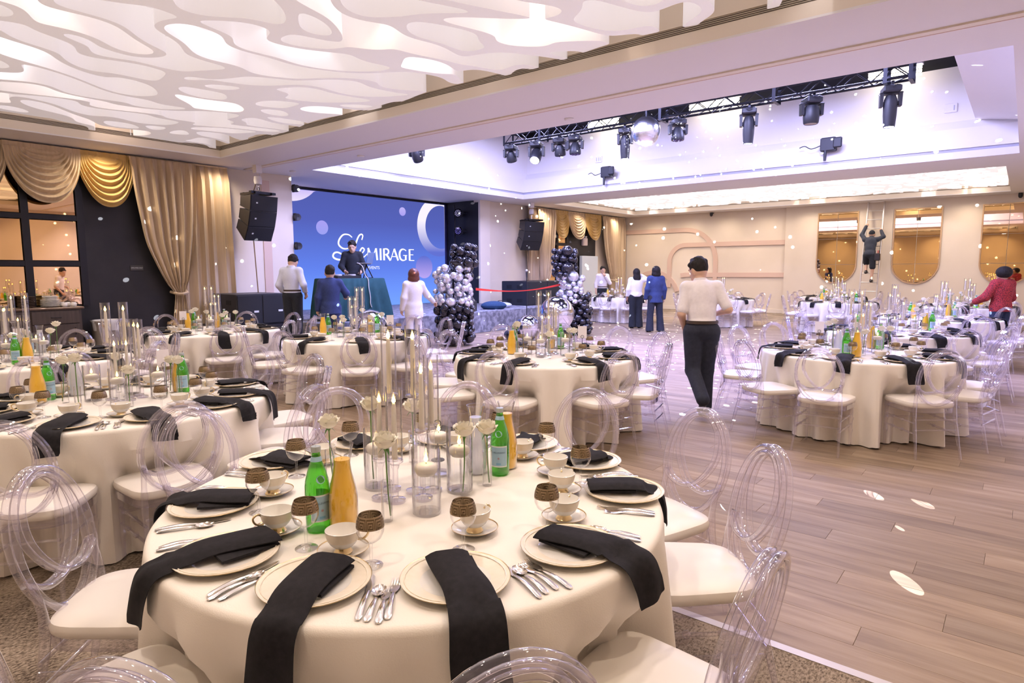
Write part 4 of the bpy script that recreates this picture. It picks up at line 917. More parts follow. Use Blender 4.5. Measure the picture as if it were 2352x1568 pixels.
# ------------------------------------------------------------------ chairs
def bead_leg(x, y, top, spl=0., n=8):
    prof = [(.011, 0), (.012, .10), (.014, .13), (.019, .145), (.019, .16), (.014, .17), (.015, .24), (.020, .255), (.020, .27), (.015, .28), (.016, .36), (.022, .375), (.022, .39), (.017, top)]
    return lathe(prof, n, (x, y, 0), True, True)
def chair_spec(n=8, k=5):
    s = Spec('banquet_chair')
    def outline(sc_, z):
        o = []
        for i in range(32):
            a = 2*PI*i/32; c, q = math.cos(a), math.sin(a)
            e = .42; x = .21*math.copysign(abs(c)**e, c); w_ = .215+.02*x/.21
            o.append((x*sc_, w_*math.copysign(abs(q)**e, q)*sc_, z))
        return o
    s.add('seat', mesh('seat', [(*loft([outline(.97, .425), outline(1.0, .435), outline(1.01, .452), outline(.985, .468), outline(.9, .477), outline(.6, .483), outline(.2, .485)], True, True), vinyl)]))
    s.add('seat_frame', mesh('seat_frame', [(*loft([outline(.99, .385), outline(.99, .425)]), acrylic), (*loft([outline(.90, .425), outline(.90, .385), outline(.99, .385)]), acrylic)]))
    for sy in (-1, 1): s.add('leg', mesh('leg', [(*bead_leg(.175, sy*.185, .40, n=n), acrylic)]))
    def bx(z): return -.20-(z-.45)*.22
    for sy in (-1, 1):
        s.add('leg', mesh('leg', [(*tube(spline([(-.285, sy*.19, 0), (-.245, sy*.18, .18), (-.205, sy*.172, .36), (bx(.50)+.01, sy*.168, .50), (bx(.60), sy*.172, .62)], 3), [.011]*3+[.014]*3+[.017]*3+[.014]*4, n), acrylic)]))
    a, b, cz = .190, .240, .690
    def ring(a, b, c, off, r, m=40): return tube([(bx(c+b*math.sin(q))+off, a*math.cos(q), c+b*math.sin(q)) for q in (2*PI*i/m for i in range(m))], r, n, True)
    s.add('back_ring', mesh('back_ring', [(*ring(a, b, cz, .013, .0135), acrylic), (*ring(a*.985, b*.985, cz+.002, -.013, .0125), acrylic)]))
    s.add('inner_ring', mesh('inner_ring', [(*ring(a*.86, b*.88, cz+.024, .0, .008, 36), acrylic)]) if False else mesh('inner_ring', [(*tube([(bx(p.z)+o, p.y, p.z) for p in spline([(0, u*1.0, cz+v) for u, v in [(-.178, -.088), (-.10, -.128), (0, -.118), (.075, -.055), (.122, .04), (.112, .14), (.062, .200), (0, .218), (-.062, .200), (-.112, .14), (-.122, .04), (-.075, -.055), (0, -.118), (.10, -.128), (.178, -.088)]], k)], .0108, n), acrylic) for o in (.012, -.012)]))
    for sy in (-1, 1):
        pts = []
        for z in (.21, .30):
            pts.append((*tube([(.175, sy*.185, z), (-.225, sy*.178, z)], .008, n), acrylic))
            for x in (.07, -.06): pts.append((*sphere((x, sy*.182, z), .016, n, 6), acrylic))
        s.add('stretcher', mesh('stretcher', pts))
    s.add('stretcher', mesh('stretcher', [(*tube([(.175, -.185, .27), (.175, .185, .27)], .008, n), acrylic)]))
    s.add('stretcher', mesh('stretcher', [(*tube([(-.225, -.178, .24), (-.225, .178, .24)], .008, n), acrylic), (*tube([(-.222, -.176, .33), (-.222, .176, .33)], .008, n), acrylic)]))
    return s
chair_near = chair_spec(12, 7); chair_mid = chair_spec(8, 5)
def chair_far_spec():
    s = chair_spec(5, 3); f = Spec('banquet_chair')
    f.add('seat', s.parts[0][1])
    V, F = [], []
    for n_, me, sub, lb in s.parts[1:]:
        o = len(V); V += [tuple(v.co) for v in me.vertices]; F += [tuple(i+o for i in p.vertices) for p in me.polygons]
    f.add('frame', mesh('frame', [(V, F, acrylic)])); return f
chair_far = chair_far_spec()

# ------------------------------------------------------------------ tables
TR, TZ = .90, .76
def cloth_mesh(seats, seed):
    """round cloth to the floor, hanging in folds and pushed in where a chair stands under it"""
    r = random.Random(seed); n = 288
    ph = [r.uniform(0, 6.28) for _ in range(4)]; nf = r.choice((23, 25, 27))
    rings = [[(.02*math.cos(2*PI*k/n), .02*math.sin(2*PI*k/n), TZ) for k in range(n)]]
    for rad in (.3, .6, .84): rings.append([(rad*math.cos(2*PI*k/n), rad*math.sin(2*PI*k/n), TZ) for k in range(n)])
    for q in range(19):
        v = q/18; ring = []
        for k in range(n):
            a = 2*PI*k/n
            f = math.sin(nf*a+ph[0]+.9*math.sin(3*a+ph[1]))+.45*math.sin((nf-7)*a+ph[2]+1.2*math.sin(2*a+ph[3]))
            if q < 4:
                t = q/3*PI/2; rad = TR-.022+.022*math.sin(t); z = TZ-.022*(1-math.cos(t))
            else:
                v = (q-3)/15; z = TZ-.022-(TZ-.034)*v; rad = TR+.05*v
                low = min(1, max(0, (.66-z)/.18)); low = low*low*(3-2*low)
                for sa, sr in seats:
                    d = abs((a-sa+PI) % (2*PI)-PI)
                    wgt = min(1, max(0, (.33-d)/.13)); wgt = wgt*wgt*(3-2*wgt)
                    tgt = (sr-.218)/max(math.cos(d), .8)
                    if tgt < rad: rad += (tgt-rad)*wgt*low
                rad += .040*v**.6*f
                if q == 18: z = .010+.010*(f > .6)
            ring.append((rad*math.cos(a), rad*math.sin(a), z))
        rings.append(ring)
    return mesh('tablecloth', [(*loft(rings, True), linen)])
table_s = Spec('round_table')
table_s.add('tabletop', mesh('tabletop', [(*lathe([(.002, .715), (.87, .715), (.885, .735), (.87, .752), (.002, .752)], 40), black_plastic)]))
for k in range(4):
    a = PI/4+k*PI/2
    table_s.add('leg', mesh('leg', [(*tube([(.45*math.cos(a), .45*math.sin(a), .72), (.62*math.cos(a), .62*math.sin(a), .0)], .018, 6), black_metal)]))

# ------------------------------------------------------------------ tableware prototypes
plate_s = Spec('charger_plate', mesh('charger_plate', [
    (*lathe([(.002, .006), (.088, .006), (.096, .010)], 48), china), (*lathe([(.096, .010), (.112, .013), (.148, .0202)], 48), china_rim),
    (*lathe([(.1480, .0202), (.1495, .0207), (.150, .0215), (.148, .018)], 48), gold), (*lathe([(.148, .018), (.10, .003), (.088, 0), (.002, 0)], 48), china)]))
plate_s.add('bead_rim', mesh('bead_rim', [(*tube([(.137*math.cos(a), .137*math.sin(a), .0185) for a in (2*PI*i/60 for i in range(60))], [.0026 if i % 2 else .0014 for i in range(60)], 5, True), china_rim)]))
def napkin_mesh(r0, hang, wid, skew, seed, twist=0.):
    """black napkin folded in a long strip: lies on the plate and falls over the table's edge. Local x = outwards from the table centre, origin at the centre"""
    r = random.Random(seed)
    rim = TR+.012
    pr = [(r0, TZ+.045), (r0+.10, TZ+.043), (r0+.19, TZ+.040), (rim-.05, TZ+.022), (rim-.01, TZ+.012), (rim+.012, TZ-.012), (rim+.022, TZ-.05), (rim+.026, TZ-hang*.6), (rim+.028, TZ-hang)]
    P = spline([(a, 0, b) for a, b in pr], 4); n = len(P); L_ = [0]
    for i in range(1, n): L_.append(L_[-1]+(P[i]-P[i-1]).length)
    top, bot = [], []; nc = 8
    for i in range(n):
        t = (P[min(i+1, n-1)]-P[max(i-1, 0)]).normalized(); nn = Vector((-t.z, 0, t.x)); nn = nn if nn.z > 0 or nn.x > 0 else -nn
        fr = L_[i]/L_[-1]; w_ = wid*(1+.10*math.sin(fr*4+seed)-.08*(fr > .98)); rowt, rowb = [], []
        for j in range(nc+1):
            u = j/nc-.5; y = u*w_+skew*fr+twist*(fr-.3)*.5+.006*math.sin(fr*9+seed)
            th = .011*(1-.5*(fr > .55))*(1-(2*u)**4*.7)
            wv = .006*math.sin(u*7+fr*5+seed*1.7)*(fr > .5)
            fl = -.022*max(0, abs(u)-.30)*2*(fr < .5)
            p = P[i]+Vector((0, y, fl))+nn*(wv+th*.5); q = P[i]+Vector((0, y, fl))+nn*(wv-th*.5)
            if i == n-1: p.z -= .012*u*(seed % 3-1); q.z -= .012*u*(seed % 3-1)
            rowt.append(p); rowb.append(q)
        top.append(rowt); bot.append(rowb)
    rings = [top[i]+bot[i][::-1] for i in range(n)]
    # a second layer tucked under, showing as a darker step at the inner end
    lay = [[Vector((r0+.004+.17*a, (-.5+b)*wid*.82+.012, TZ+.031-.006*abs(b-.5)*2)) for b in (0, .25, .5, .75, 1)] for a in (0, .5, 1)]
    lr = [row+[v-Vector((0, 0, .008)) for v in row[::-1]] for row in lay]
    return mesh('napkin', [(*loft(rings, True, True), black_cloth), (*loft(lr, True, True), black_cloth)])
cup_s = Spec('teacup', mesh('teacup', [(*lathe([(.030, .022), (.038, .030), (.046, .045), (.050, .062), (.052, .072), (.050, .073), (.048, .062), (.043, .045), (.034, .032), (.002, .027)], 28), china)]))
cup_s.add('beige_band', mesh('beige_band', [(*lathe([(.0452, .041), (.0472, .046), (.0512, .061), (.0522, .070)], 28), china_rim)]))
cup_s.add('gold_foot', mesh('gold_foot', [(*lathe([(.002, .0), (.027, .0), (.028, .004), (.023, .010), (.022, .017), (.031, .023)], 24), gold)]))
cup_s.add('handle', mesh('handle', [(*tube(spline([(.046, 0, .062), (.060, 0, .070), (.074, 0, .060), (.070, 0, .044), (.056, 0, .034), (.042, 0, .036)], 4), .0035, 7), gold)]))
saucer_s = Spec('saucer', mesh('saucer', [(*lathe([(.002, .004), (.028, .004), (.032, .006), (.050, .010), (.068, .016), (.0735, .0185)], 36), china), (*lathe([(.0735, .0185), (.076, .020), (.0755, .0215), (.0735, .0185)], 36), gold), (*lathe([(.0755, .0195), (.045, .004), (.035, 0), (.002, 0)], 36), china)]))
KEY = ["111111111111", "100000000000", "101111111110", "101000000010", "101011111010", "101010001010", "101010111010", "101000000010", "101111111111"]
def key_band():
    """greek-key band round the goblet's rim: raised pale lines on a dark ground"""
    prof = lambda v: (.0395-.0085*v**2.0, .118+.036*v)
    nU, nV = 9*12, len(KEY); A, B = [], []
    V = []
    for j in range(nV+1):
        r_, z_ = prof(j/nV)
        V += [((r_+.0006)*math.cos(2*PI*i/nU), (r_+.0006)*math.sin(2*PI*i/nU), z_) for i in range(nU)]
    for j in range(nV):
        for i in range(nU):
            f = (j*nU+i, j*nU+(i+1) % nU, (j+1)*nU+(i+1) % nU, (j+1)*nU+i)
            (A if KEY[nV-1-j][i % 12] == '1' else B).append(f)
    return [(V, A, pewter), (V, B, pewter_dark)]
gob_s = Spec('water_goblet', mesh('water_goblet', [(*lathe([(.006, .068), (.018, .073), (.032, .085), (.0395, .104), (.0395, .118), (.036, .138), (.031, .154)], 32), glass)]))
gob_s.add('stem', mesh('stem', [(*lathe([(.002, .0), (.034, .0), (.034, .0025), (.016, .006), (.006, .012), (.0045, .022), (.0055, .040), (.0045, .055), (.006, .068)], 24), glass)]))
gob_s.add('key_band', mesh('key_band', key_band(), True))
gob_far = Spec('water_goblet', gob_s.root); gob_far.add('stem', gob_s.parts[0][1]); gob_far.add('key_band', mesh('key_band', [(*lathe([(.0401, .118), (.0365, .138), (.0312, .154)], 20), pewter)]))
def cutlery(kind):
    def handle(L_, w0=.0095, w1=.0045):
        rings = []
        for i in range(13):
            t = i/12; x = -L_*.5+L_*.62*t; w_ = w0*(1-t)**.8+w1*(1-(1-t)**.8); w_ *= min(1, (t+.04)*9)**.5; z = .004+.006*math.sin(PI*t)
            rings.append([(x, -w_, z), (x, -w_*.6, z+.002), (x, w_*.6, z+.002), (x, w_, z), (x, w_*.6, z-.002), (x, -w_*.6, z-.002)])
        return loft(rings, True, True)
    if kind in ('fork', 'salad_fork'):
        L_ = .200 if kind == 'fork' else .172; P = [(*handle(L_), chrome)]; x0 = L_*.12
        out = [(0, .0045, .005), (.012, .010, .004), (.026, .0125, .002), (.042, .0125, .001)]
        P.append((*loft([[(x0+x, -w_, z+.0012), (x0+x, w_, z+.0012), (x0+x, w_, z-.0008), (x0+x, -w_, z-.0008)] for x, w_, z in out], True, True), chrome))
        for k in range(4):
            y = -.0105+k*.007
            P.append((*loft([[(x0+x, y-w_, z+.0012), (x0+x, y+w_, z+.0012), (x0+x, y+w_, z-.0006), (x0+x, y-w_, z-.0006)] for x, w_, z in ((.041, .0022, .001), (.06, .002, .002), (L_*.38, .0012, .006))], True, True), chrome))
        return mesh('fork', P)
    if kind == 'knife':
        L_ = .225; P = [(*handle(L_*.98, .0085, .006), chrome)]; x0 = L_*.11
        P.append((*loft([[(x0+x, a, .004), (x0+x, b, .004), (x0+x, b, .0025), (x0+x, a, .0025)] for x, a, b in ((0, -.006, .006), (.012, -.009, .008), (.05, -.010, .007), (.082, -.006, .006), (.092, .0, .003))], True, True), chrome))
        return mesh('knife', P)
    L_ = .178; P = [(*handle(L_), chrome)]
    V, F = sphere((L_*.12+.030, 0, .009), .030, 16, 10, (1, .62, .30))
    cut = [(x, y, z if z < .009 else .009-(.009-z)*-.0-.010*max(0, 1-((x-L_*.12-.030)/.030)**2-((y)/.0186)**2)) for x, y, z in V]
    P.append((cut, F, chrome)); return mesh('spoon', P)
CUT = {k: Spec('spoon' if k == 'spoon' else 'knife' if k == 'knife' else 'fork', cutlery(k)) for k in ('fork', 'salad_fork', 'knife', 'spoon')}
def wrapped(x0, z0, s, size, r, gap):
    out = []
    for V, F in text_mesh(s, size, (0, 0, 0), 'raw', align='CENTER'):
        out.append(([((r+gap)*math.cos(x/r+x0), (r+gap)*math.sin(x/r+x0), z0+y) for x, y, z in V], F))
    return out
def patch(r, a0, a1, z0, z1, n=10): return grid(lambda u, v: (r*math.cos(a0+(a1-a0)*u), r*math.sin(a0+(a1-a0)*u), z0+(z1-z0)*v), n, 1)
bot_s = Spec('water_bottle', mesh('water_bottle', [(*lathe([(.002, .004), (.030, .002), (.038, .008), (.039, .03), (.039, .150), (.037, .168), (.030, .196), (.020, .226), (.0145, .246), (.0135, .262), (.0145, .264), (.0145, .272), (.0130, .274), (.002, .275)], 28, (0, 0, 0), True), green_glass)]))
bot_s.add('front_label', mesh('front_label', [(*patch(.0394, -.95, .95, .040, .128), label_b), (*patch(.0397, -.87, .87, .045, .123), label_m), (*patch(.0399, -.25, .25, .050, .058, 4), mat('sky_blue_print', (.20, .42, .62), .5))]+[(*p, ink) for p in wrapped(0, .098, 'S.PELLEGRINO', .0088, .0399, .0002)]+[(*p, ink_red) for p in wrapped(0, .066, '*', .022, .0399, .0002)]))
bot_s.add('back_label', mesh('back_label', [(*patch(.0394, 1.5, 2.9, .045, .125), label_b)]))
bot_s.add('shoulder_seal', mesh('shoulder_seal', [(*[([( (.0368-.0068*((v[2]-.168)/.028)+.0006)*math.cos(v[0]), (.0368-.0068*((v[2]-.168)/.028)+.0006)*math.sin(v[0]), v[2]) for v in [(.42*math.cos(q), 0, .178+.013*math.sin(q)) for q in (2*PI*i/16 for i in range(16))]], [tuple(range(16))])][0], label_m)], False))
bot_s.add('neck_label', mesh('neck_label', [(*lathe([(.0192, .232), (.0150, .2475)], 20), label_m)]))
bot_s.add('cap', mesh('cap', [(*lathe([(.0155, .262), (.0160, .276), (.0145, .280), (.002, .2805)], 20), cap_m)]))
def carafe(fill, name):
    s = Spec('carafe', mesh('carafe', [(*lathe([(.002, .003), (.040, .002), (.046, .010), (.0475, .05), (.047, .11), (.041, .15), (.030, .195), (.0265, .225), (.029, .25), (.037, .282), (.038, .288), (.0365, .288), (.0275, .25)], 28), glass)]))
    if fill: s.add(name, mesh(name, [(*lathe([(.002, .006), (.042, .006), (.0445, .03), (.0455, .05), (.045, .11), (.039, .15), (.0285, .195), (.0255, .222), (.0262, .238), (.002, .238)], 24), fill)]))
    return s
oj_s, water_s = carafe(juice, 'orange_juice'), carafe(milk, 'cloudy_water')
def flame(z, h=.030, r=.0075): return lathe([(r*.35, z), (r*.85, z+h*.14), (r, z+h*.28), (r*.75, z+h*.5), (r*.35, z+h*.78), (r*.05, z+h)], 10, (0, 0, 0), True, True)
fl_s = Spec('candle_vase', mesh('candle_vase', [(*lathe([(.002, .0), (.046, .0), (.050, .004), (.050, .235), (.0485, .237), (.0475, .233), (.0475, .010), (.002, .009)], 32), glass)]))
fl_s.add('water', mesh('water', [(*lathe([(.0470, .012), (.0470, .150), (.002, .150)], 24), waterm)]))
fc_s = Spec('floating_candle', mesh('floating_candle', [(*lathe([(.002, -.022), (.030, -.020), (.039, -.006), (.041, .004), (.038, .012), (.028, .018), (.006, .019), (.002, .018)], 28), wax)]))
fc_s.add('wick', mesh('wick', [(*tube([(0, 0, .017), (0, 0, .027)], .0012, 6), black_plastic)])); fc_s.add('flame', mesh('flame', [(*flame(.025, .034, .0075), flame_m)]))
vase_s = Spec('bud_vase', mesh('bud_vase', [(*loft([[((.0165+.0022*(k % 2))*sc_*math.cos(2*PI*k/20), (.0165+.0022*(k % 2))*sc_*math.sin(2*PI*k/20), z) for k in range(20)] for z, sc_ in ((0, 1), (.07, 1.02), (.140, 1.06), (.140, .94), (.012, .88))], True), glass)]))
def rose_spec(h, seed):
    r = random.Random(seed); P = []
    def pet(a, rad, hh, tilt, wd, curl):
        def fn(u, v):
            b = a+(u-.5)*wd; rr = rad*(.22+.78*math.sin(min(1, v*1.9)*PI/2))-rad*.22*(1-tilt)*v*v+curl*max(0, v-.75)*.05*(1-.3*abs(u-.5))
            z = hh*v*(1-.28*(2*u-1)**2*v)-curl*max(0, v-.8)*.03
            return (rr*math.cos(b), rr*math.sin(b), z)
        return grid(fn, 6, 6)
    for ring, (n, rad, hh, tilt, wd, curl) in enumerate(((3, .010, .056, .0, 2.6, .0), (4, .017, .057, .2, 2.1, .05), (5, .024, .055, .5, 1.8, .15), (5, .030, .051, .9, 1.7, .35), (5, .0345, .043, 1.1, 1.6, .7))):
        for k in range(n): P.append((*xf(pet(2*PI*k/n+ring*.7+r.uniform(-.2, .2), rad, hh*r.uniform(.94, 1.06), tilt, wd, curl), T(0, 0, h-.044)), petal))
    s = Spec('rose', mesh('rose', P))
    lean = r.uniform(-.02, .02)
    s.add('stem', mesh('stem', [(*tube(spline([(lean, .004, .012), (lean*.3, 0, h*.4), (0, 0, h-.040)], 6), .0027, 6), stem_m), (*lathe([(.003, h-.055), (.008, h-.045), (.014, h-.036), (.008, h-.038)], 10), stem_m)]+[(*grid(lambda u, v, q=q: ((.004+.022*u)*math.cos(q)-(v-.5)*.008*math.sin(PI*u)*math.sin(q), (.004+.022*u)*math.sin(q)+(v-.5)*.008*math.sin(PI*u)*math.cos(q), h-.042-.022*u*u), 4, 2), leaf_m) for q in (.4, 2.5, 4.5)]))
    return s
rose_h = (.25, .27, .295, .335); roses = [rose_spec(h, i) for i, h in enumerate(rose_h)]
HH = (.365, .47, .585)
def holder_spec(h):
    """clear candle stand: foot, rod, cup, and a glass sleeve round the candle"""
    s = Spec('candle_stand', mesh('candle_stand', [(*lathe([(.002, 0), (.036, 0), (.036, .010), (.012, .014), (.010, .02), (.010, h-.245), (.014, h-.235), (.016, h-.225), (.030, h-.215), (.030, h-.208), (.013, h-.205), (.012, h-.195)], 20), acrylic)]))
    s.add('glass_sleeve', mesh('glass_sleeve', [(*lathe([(.027, h-.206), (.0285, h-.206), (.0285, h+.055), (.0265, h+.055), (.027, h-.206)], 24), glass)]))
    return s
hold = [holder_spec(h) for h in HH]
taper_s = Spec('taper_candle', mesh('taper_candle', [(*lathe([(.002, -.205), (.0105, -.205), (.0085, -.02), (.006, 0), (.002, .001)], 16), wax)]))
taper_s.add('flame', mesh('flame', [(*flame(.002, .032, .0075), flame_m)]))
ring_s = Spec('card_holder', mesh('card_holder', [(*lathe([(.002, 0), (.030, 0), (.030, .003), (.004, .006)], 20), black_metal), (*tube([(0, 0, .004), (0, 0, .15)], .0025, 8), black_metal), (*tube([(0, .0155*math.cos(a), .166+.0155*math.sin(a)) for a in (2*PI*i/24 for i in range(24))], .0018, 6, True), black_metal)]))
card_s = Spec('table_card', mesh('table_card', [(*cbox(-.0008, .0008, -.045, .045, 0, .125, .0002), card_m)], False))

# ------------------------------------------------------------------ laying the tables
ORD = ['first', 'second', 'third', 'fourth', 'fifth', 'sixth', 'seventh', 'eighth', 'ninth', 'tenth', 'eleventh']
uR, uD = Vector((.63, -.776, 0)), Vector((.776, .63, 0))
nap_variants = [napkin_mesh(.60, h_, w_, s_, i) for i, (h_, w_, s_) in enumerate(((.11, .135, .02), (.15, .13, -.03), (.09, .14, .04), (.13, .13, 0), (.17, .135, .03)))]
def polar(C, a, r, z=0.): return (C[0]+r*math.cos(a), C[1]+r*math.sin(a), z)
def lay_table(num, C, seats, phrase, lod, bottles=None, water=None, card=None, explicit=None, chair_r=1.03):
    """seats: list of (angle in degrees, chair radius or None)"""
    rr = random.Random(num*11+3); C = (C[0], C[1])
    toward = math.degrees(math.atan2(-C[1], -C[0]))
    A = sorted(seats, key=lambda q: (toward-q[0]) % 360 if (toward-q[0]) % 360 < 345 else (toward-q[0]) % 360-360)
    rad = [(math.radians(a), (cr or chair_r)) for a, cr in A]
    table_s.put((*C, 0), .3*num, 'round table hidden under the cloth, '+phrase, 'table', 'round tables')
    ob('tablecloth', cloth_mesh(rad, num), None, (*C, 0), 0, 'floor-length ivory cloth on the '+phrase, 'tablecloth', 'round tablecloths')
    def lab(thing, k=None):
        return '%s, %s, %s' % (thing, 'seat nearest the camera' if k == 0 else ORD[k]+' seat clockwise from the nearest', phrase) if k is not None else '%s on the %s' % (thing, phrase)
    def q(k): return k
    gname = lambda t_: '%s at the %s' % (t_, phrase)
    Z = TZ+.0008
    for k, (a, cr) in enumerate(rad):
        cs = (chair_near, chair_mid, chair_far, chair_far)[lod]
        cx, cy_, _ = polar(C, a+rr.uniform(-.03, .03), cr)
        cs.put((cx, cy_, 0), a+PI+rr.uniform(-.08, .08), lab('clear chair', q(k)), 'chair', gname('clear chairs'))
        if explicit: pr = explicit['plate'][k]
        else: pr = .715+rr.uniform(-.02, .02)
        p = polar(C, a, pr, Z)
        plate_s.put(p, a, lab('beige-rimmed white plate', q(k)), 'plate', gname('plates'), bare=lod > 1)
        nm = explicit['nap'][k] if explicit and k in explicit['nap'] else nap_variants[(k*3+num) % 5]
        o = ob('napkin', nm, None, (C[0], C[1], .0), a+rr.uniform(-.05, .05), lab('black napkin', q(k)), 'napkin', gname('black napkins'))
        if lod == 0 and explicit: o.rotation_euler.z = a
        ga, gr = explicit['goblet'][k] if explicit else (math.degrees(a)+8+rr.uniform(-2, 2), .545+rr.uniform(-.02, .02))
        sa, sr = explicit['saucer'][k] if explicit else (math.degrees(a)-9+rr.uniform(-4, 4), .52+rr.uniform(-.02, .02))
        (gob_s if lod < 2 else gob_far).put(polar(C, math.radians(ga), gr, Z), rr.uniform(0, 6), lab('metal-banded clear goblet', q(k)), 'goblet', gname('goblets'), bare=lod > 2)
        sp = polar(C, math.radians(sa), sr, Z)
        saucer_s.put(sp, 0, lab('gold-edged white saucer', q(k)), 'saucer', gname('saucers'), bare=lod > 1)
        cup_s.put((sp[0], sp[1], sp[2]+.0045), explicit['cuprot'][k] if explicit else rr.uniform(0, 6), lab('gold-footed white teacup', q(k)), 'teacup', gname('teacups'))
        if lod < 2:
            er = Vector((math.cos(a), math.sin(a), 0)); et = Vector((-er.y, er.x, 0))
            base = Vector((C[0], C[1], 0))
            for kind, toff, roff in (('fork', -.170, .02), ('salad_fork', -.196, .035), ('knife', .165, .02), ('spoon', .190, .03)):
                pos = base+er*(.725+roff+rr.uniform(-.015, .015))+et*(toff+rr.uniform(-.006, .006))
                nice = {'fork': 'steel dinner fork', 'salad_fork': 'shorter steel fork', 'knife': 'steel table knife', 'spoon': 'steel teaspoon'}[kind]
                CUT[kind].put((pos.x, pos.y, Z), a+PI+rr.uniform(-.05, .05)+math.copysign(.25, toff), lab(nice, k), kind.split('_')[-1], gname('cutlery'))
    # centrepiece
    c3 = Vector((C[0], C[1], Z))
    rot = explicit['rot'] if explicit else rr.uniform(0, 6.28)
    stands = [(-.054, -.03, 0), (.004, -.055, 0), (-.035, .07, 2), (.060, .045, 2), (.100, -.03, 1), (.125, .055, 1)]
    cr_, sr_ = math.cos(rot), math.sin(rot)
    for i, (l, d, hk) in enumerate(stands):
        if explicit: pos = c3+Vector(explicit['base'])+uR*l+uD*d
        else: pos = c3+Vector((l*cr_-d*sr_, l*sr_+d*cr_, 0))*1.05
        hn = ('shortest', 'middle height', 'tallest')[hk]
        pr = ('one', 'other')[i % 2]
        hold[hk].put(pos, 0, lab('%s of two %s candle stands' % (pr, hn)), 'candle stand', gname('candle stands'))
        taper_s.put(pos+Vector((0, 0, HH[hk])), rr.uniform(0, 6), lab('%s of two %s lit tapers' % (pr, ('lowest', 'mid-height', 'topmost')[hk])), 'candle', gname('taper candles'))
    fl = explicit['float'] if explicit else [(rot*57.3+45+90*i+rr.uniform(-12, 12), .20+rr.uniform(-.02, .03)) for i in range(4)]
    bz = explicit['bud'] if explicit else [(rot*57.3+62*i+rr.uniform(-10, 10), .285+rr.uniform(-.02, .05), i % 4) for i in range(6)]
    for i, (a, r_) in enumerate(fl):
        p = polar(C, math.radians(a), r_, Z)
        fl_s.put(p, 0, lab('candle vase, %s of four' % ORD[i]), 'vase', gname('candle vases'))
        fc_s.put((p[0], p[1], Z+.158), 0, lab('floating candle, %s of four' % ORD[i]), 'candle', gname('floating candles'))
    for i, (a, r_, hk) in enumerate(bz):
        p = polar(C, math.radians(a), r_, Z)
        vase_s.put(p, i, lab('slim bud vase, %s of six' % ORD[i]), 'vase', gname('bud vases'))
        ro = roses[hk].put((p[0], p[1], Z), i*1.3, lab('cream rose, %s of six' % ORD[i]), 'rose', gname('roses'))
    bl = bottles or [(rot*57.3+20, .41), (rot*57.3+200, .41)]
    cf = explicit['carafe'] if explicit else [(a+12, r_-.0) for a, r_ in bl]
    for i, (a, r_) in enumerate(bl):
        p = polar(C, math.radians(a), r_, Z)
        face = math.atan2(-p[1], -p[0])+(.35, -.15)[i % 2]
        bot_s.put(p, face, lab('green water bottle, %s' % ('nearer one' if math.hypot(*p[:2]) <= min(math.hypot(*polar(C, math.radians(b[0]), b[1])[:2]) for b in bl)+1e-6 else 'farther one')), 'bottle', gname('green bottles'))
    for i, (a, r_) in enumerate(cf):
        p = polar(C, math.radians(a), r_, Z)
        oj_s.put(p, 0, lab('carafe of orange juice, %s' % ('nearer one' if math.hypot(*p[:2]) <= min(math.hypot(*polar(C, math.radians(b[0]), b[1])[:2]) for b in cf)+1e-6 else 'farther one')), 'carafe', gname('juice carafes'))
    if water: water_s.put(polar(C, math.radians(water[0]), water[1], Z), 0, lab('carafe of cloudy water'), 'carafe')
    if lod < 3:
        ca, cr2 = card or (rot*57.3+100, .44)
        p = polar(C, math.radians(ca), cr2, Z); ya = math.atan2(-p[1], -p[0])+(.1 if num != 2 else .5)
        ring_s.put(p, ya, lab('black wire card holder'), 'card holder')
        ax = Vector((-math.cos(ya), -math.sin(ya), 0))*.0045+Vector((-math.sin(ya), math.cos(ya), 0))*(-.028 if explicit else 0)
        card_s.put((p[0]+ax.x, p[1]+ax.y, Z+.150), ya, lab('blank white card'), 'card')
S11 = [(138.5, 1.0), (176, 1.02), (-155.3, 1.03), (-124.4, 1.02), (-93, 1.0), (-50.5, 1.04), (-21.5, 1.15), (6.5, 1.14), (37, 1.14), (67.5, 1.12), (99, 1.12)]
tw1 = math.degrees(math.atan2(-1.72, -1.555))
order1 = sorted(range(11), key=lambda i: (tw1-S11[i][0]) % 360 if (tw1-S11[i][0]) % 360 < 345 else (tw1-S11[i][0]) % 360-360)
raw = dict(plate=[.725, .715, .71, .70, .71, .775, .78, .79, .76, .79, .80],
    goblet=[(147, .56), (-171.8, .534), (-146, .576), (-117.3, .513), (-87.6, .578), (-41.3, .63), (-7.5, .70), (16.7, .76), (46, .70), (75.9, .643), (107, .575)],
    saucer=[(128.2, .553), (169.3, .53), (-158, .517), (-106.9, .414), (-75.9, .582), (-49, .54), (-27.1, .58), (-1.4, .613), (30, .62), (56, .60), (89.1, .619)],
    cuprot=[.2, 2.9, -.6, 0, .2, .6, 2.2, 0, 1, 2, 3.6])
N1 = {0: (.59, .20, .12, -.10), 1: (.58, .15, .135, -.10), 2: (.615, .265, .135, .02), 3: (.60, .19, .135, .02), 4: (.62, .12, .135, .10), 5: (.64, .13, .12, .05), 6: (.66, .05, .13, .03), 7: (.66, .05, .13, .02), 8: (.68, .04, .13, 0), 9: (.66, .06, .14, .06), 10: (.62, .10, .13, -.02)}
ex1 = {k: [v[i] for i in order1] for k, v in raw.items()}
ex1['nap'] = {j: napkin_mesh(*N1[i], seed=i+20) for j, i in enumerate(order1)}
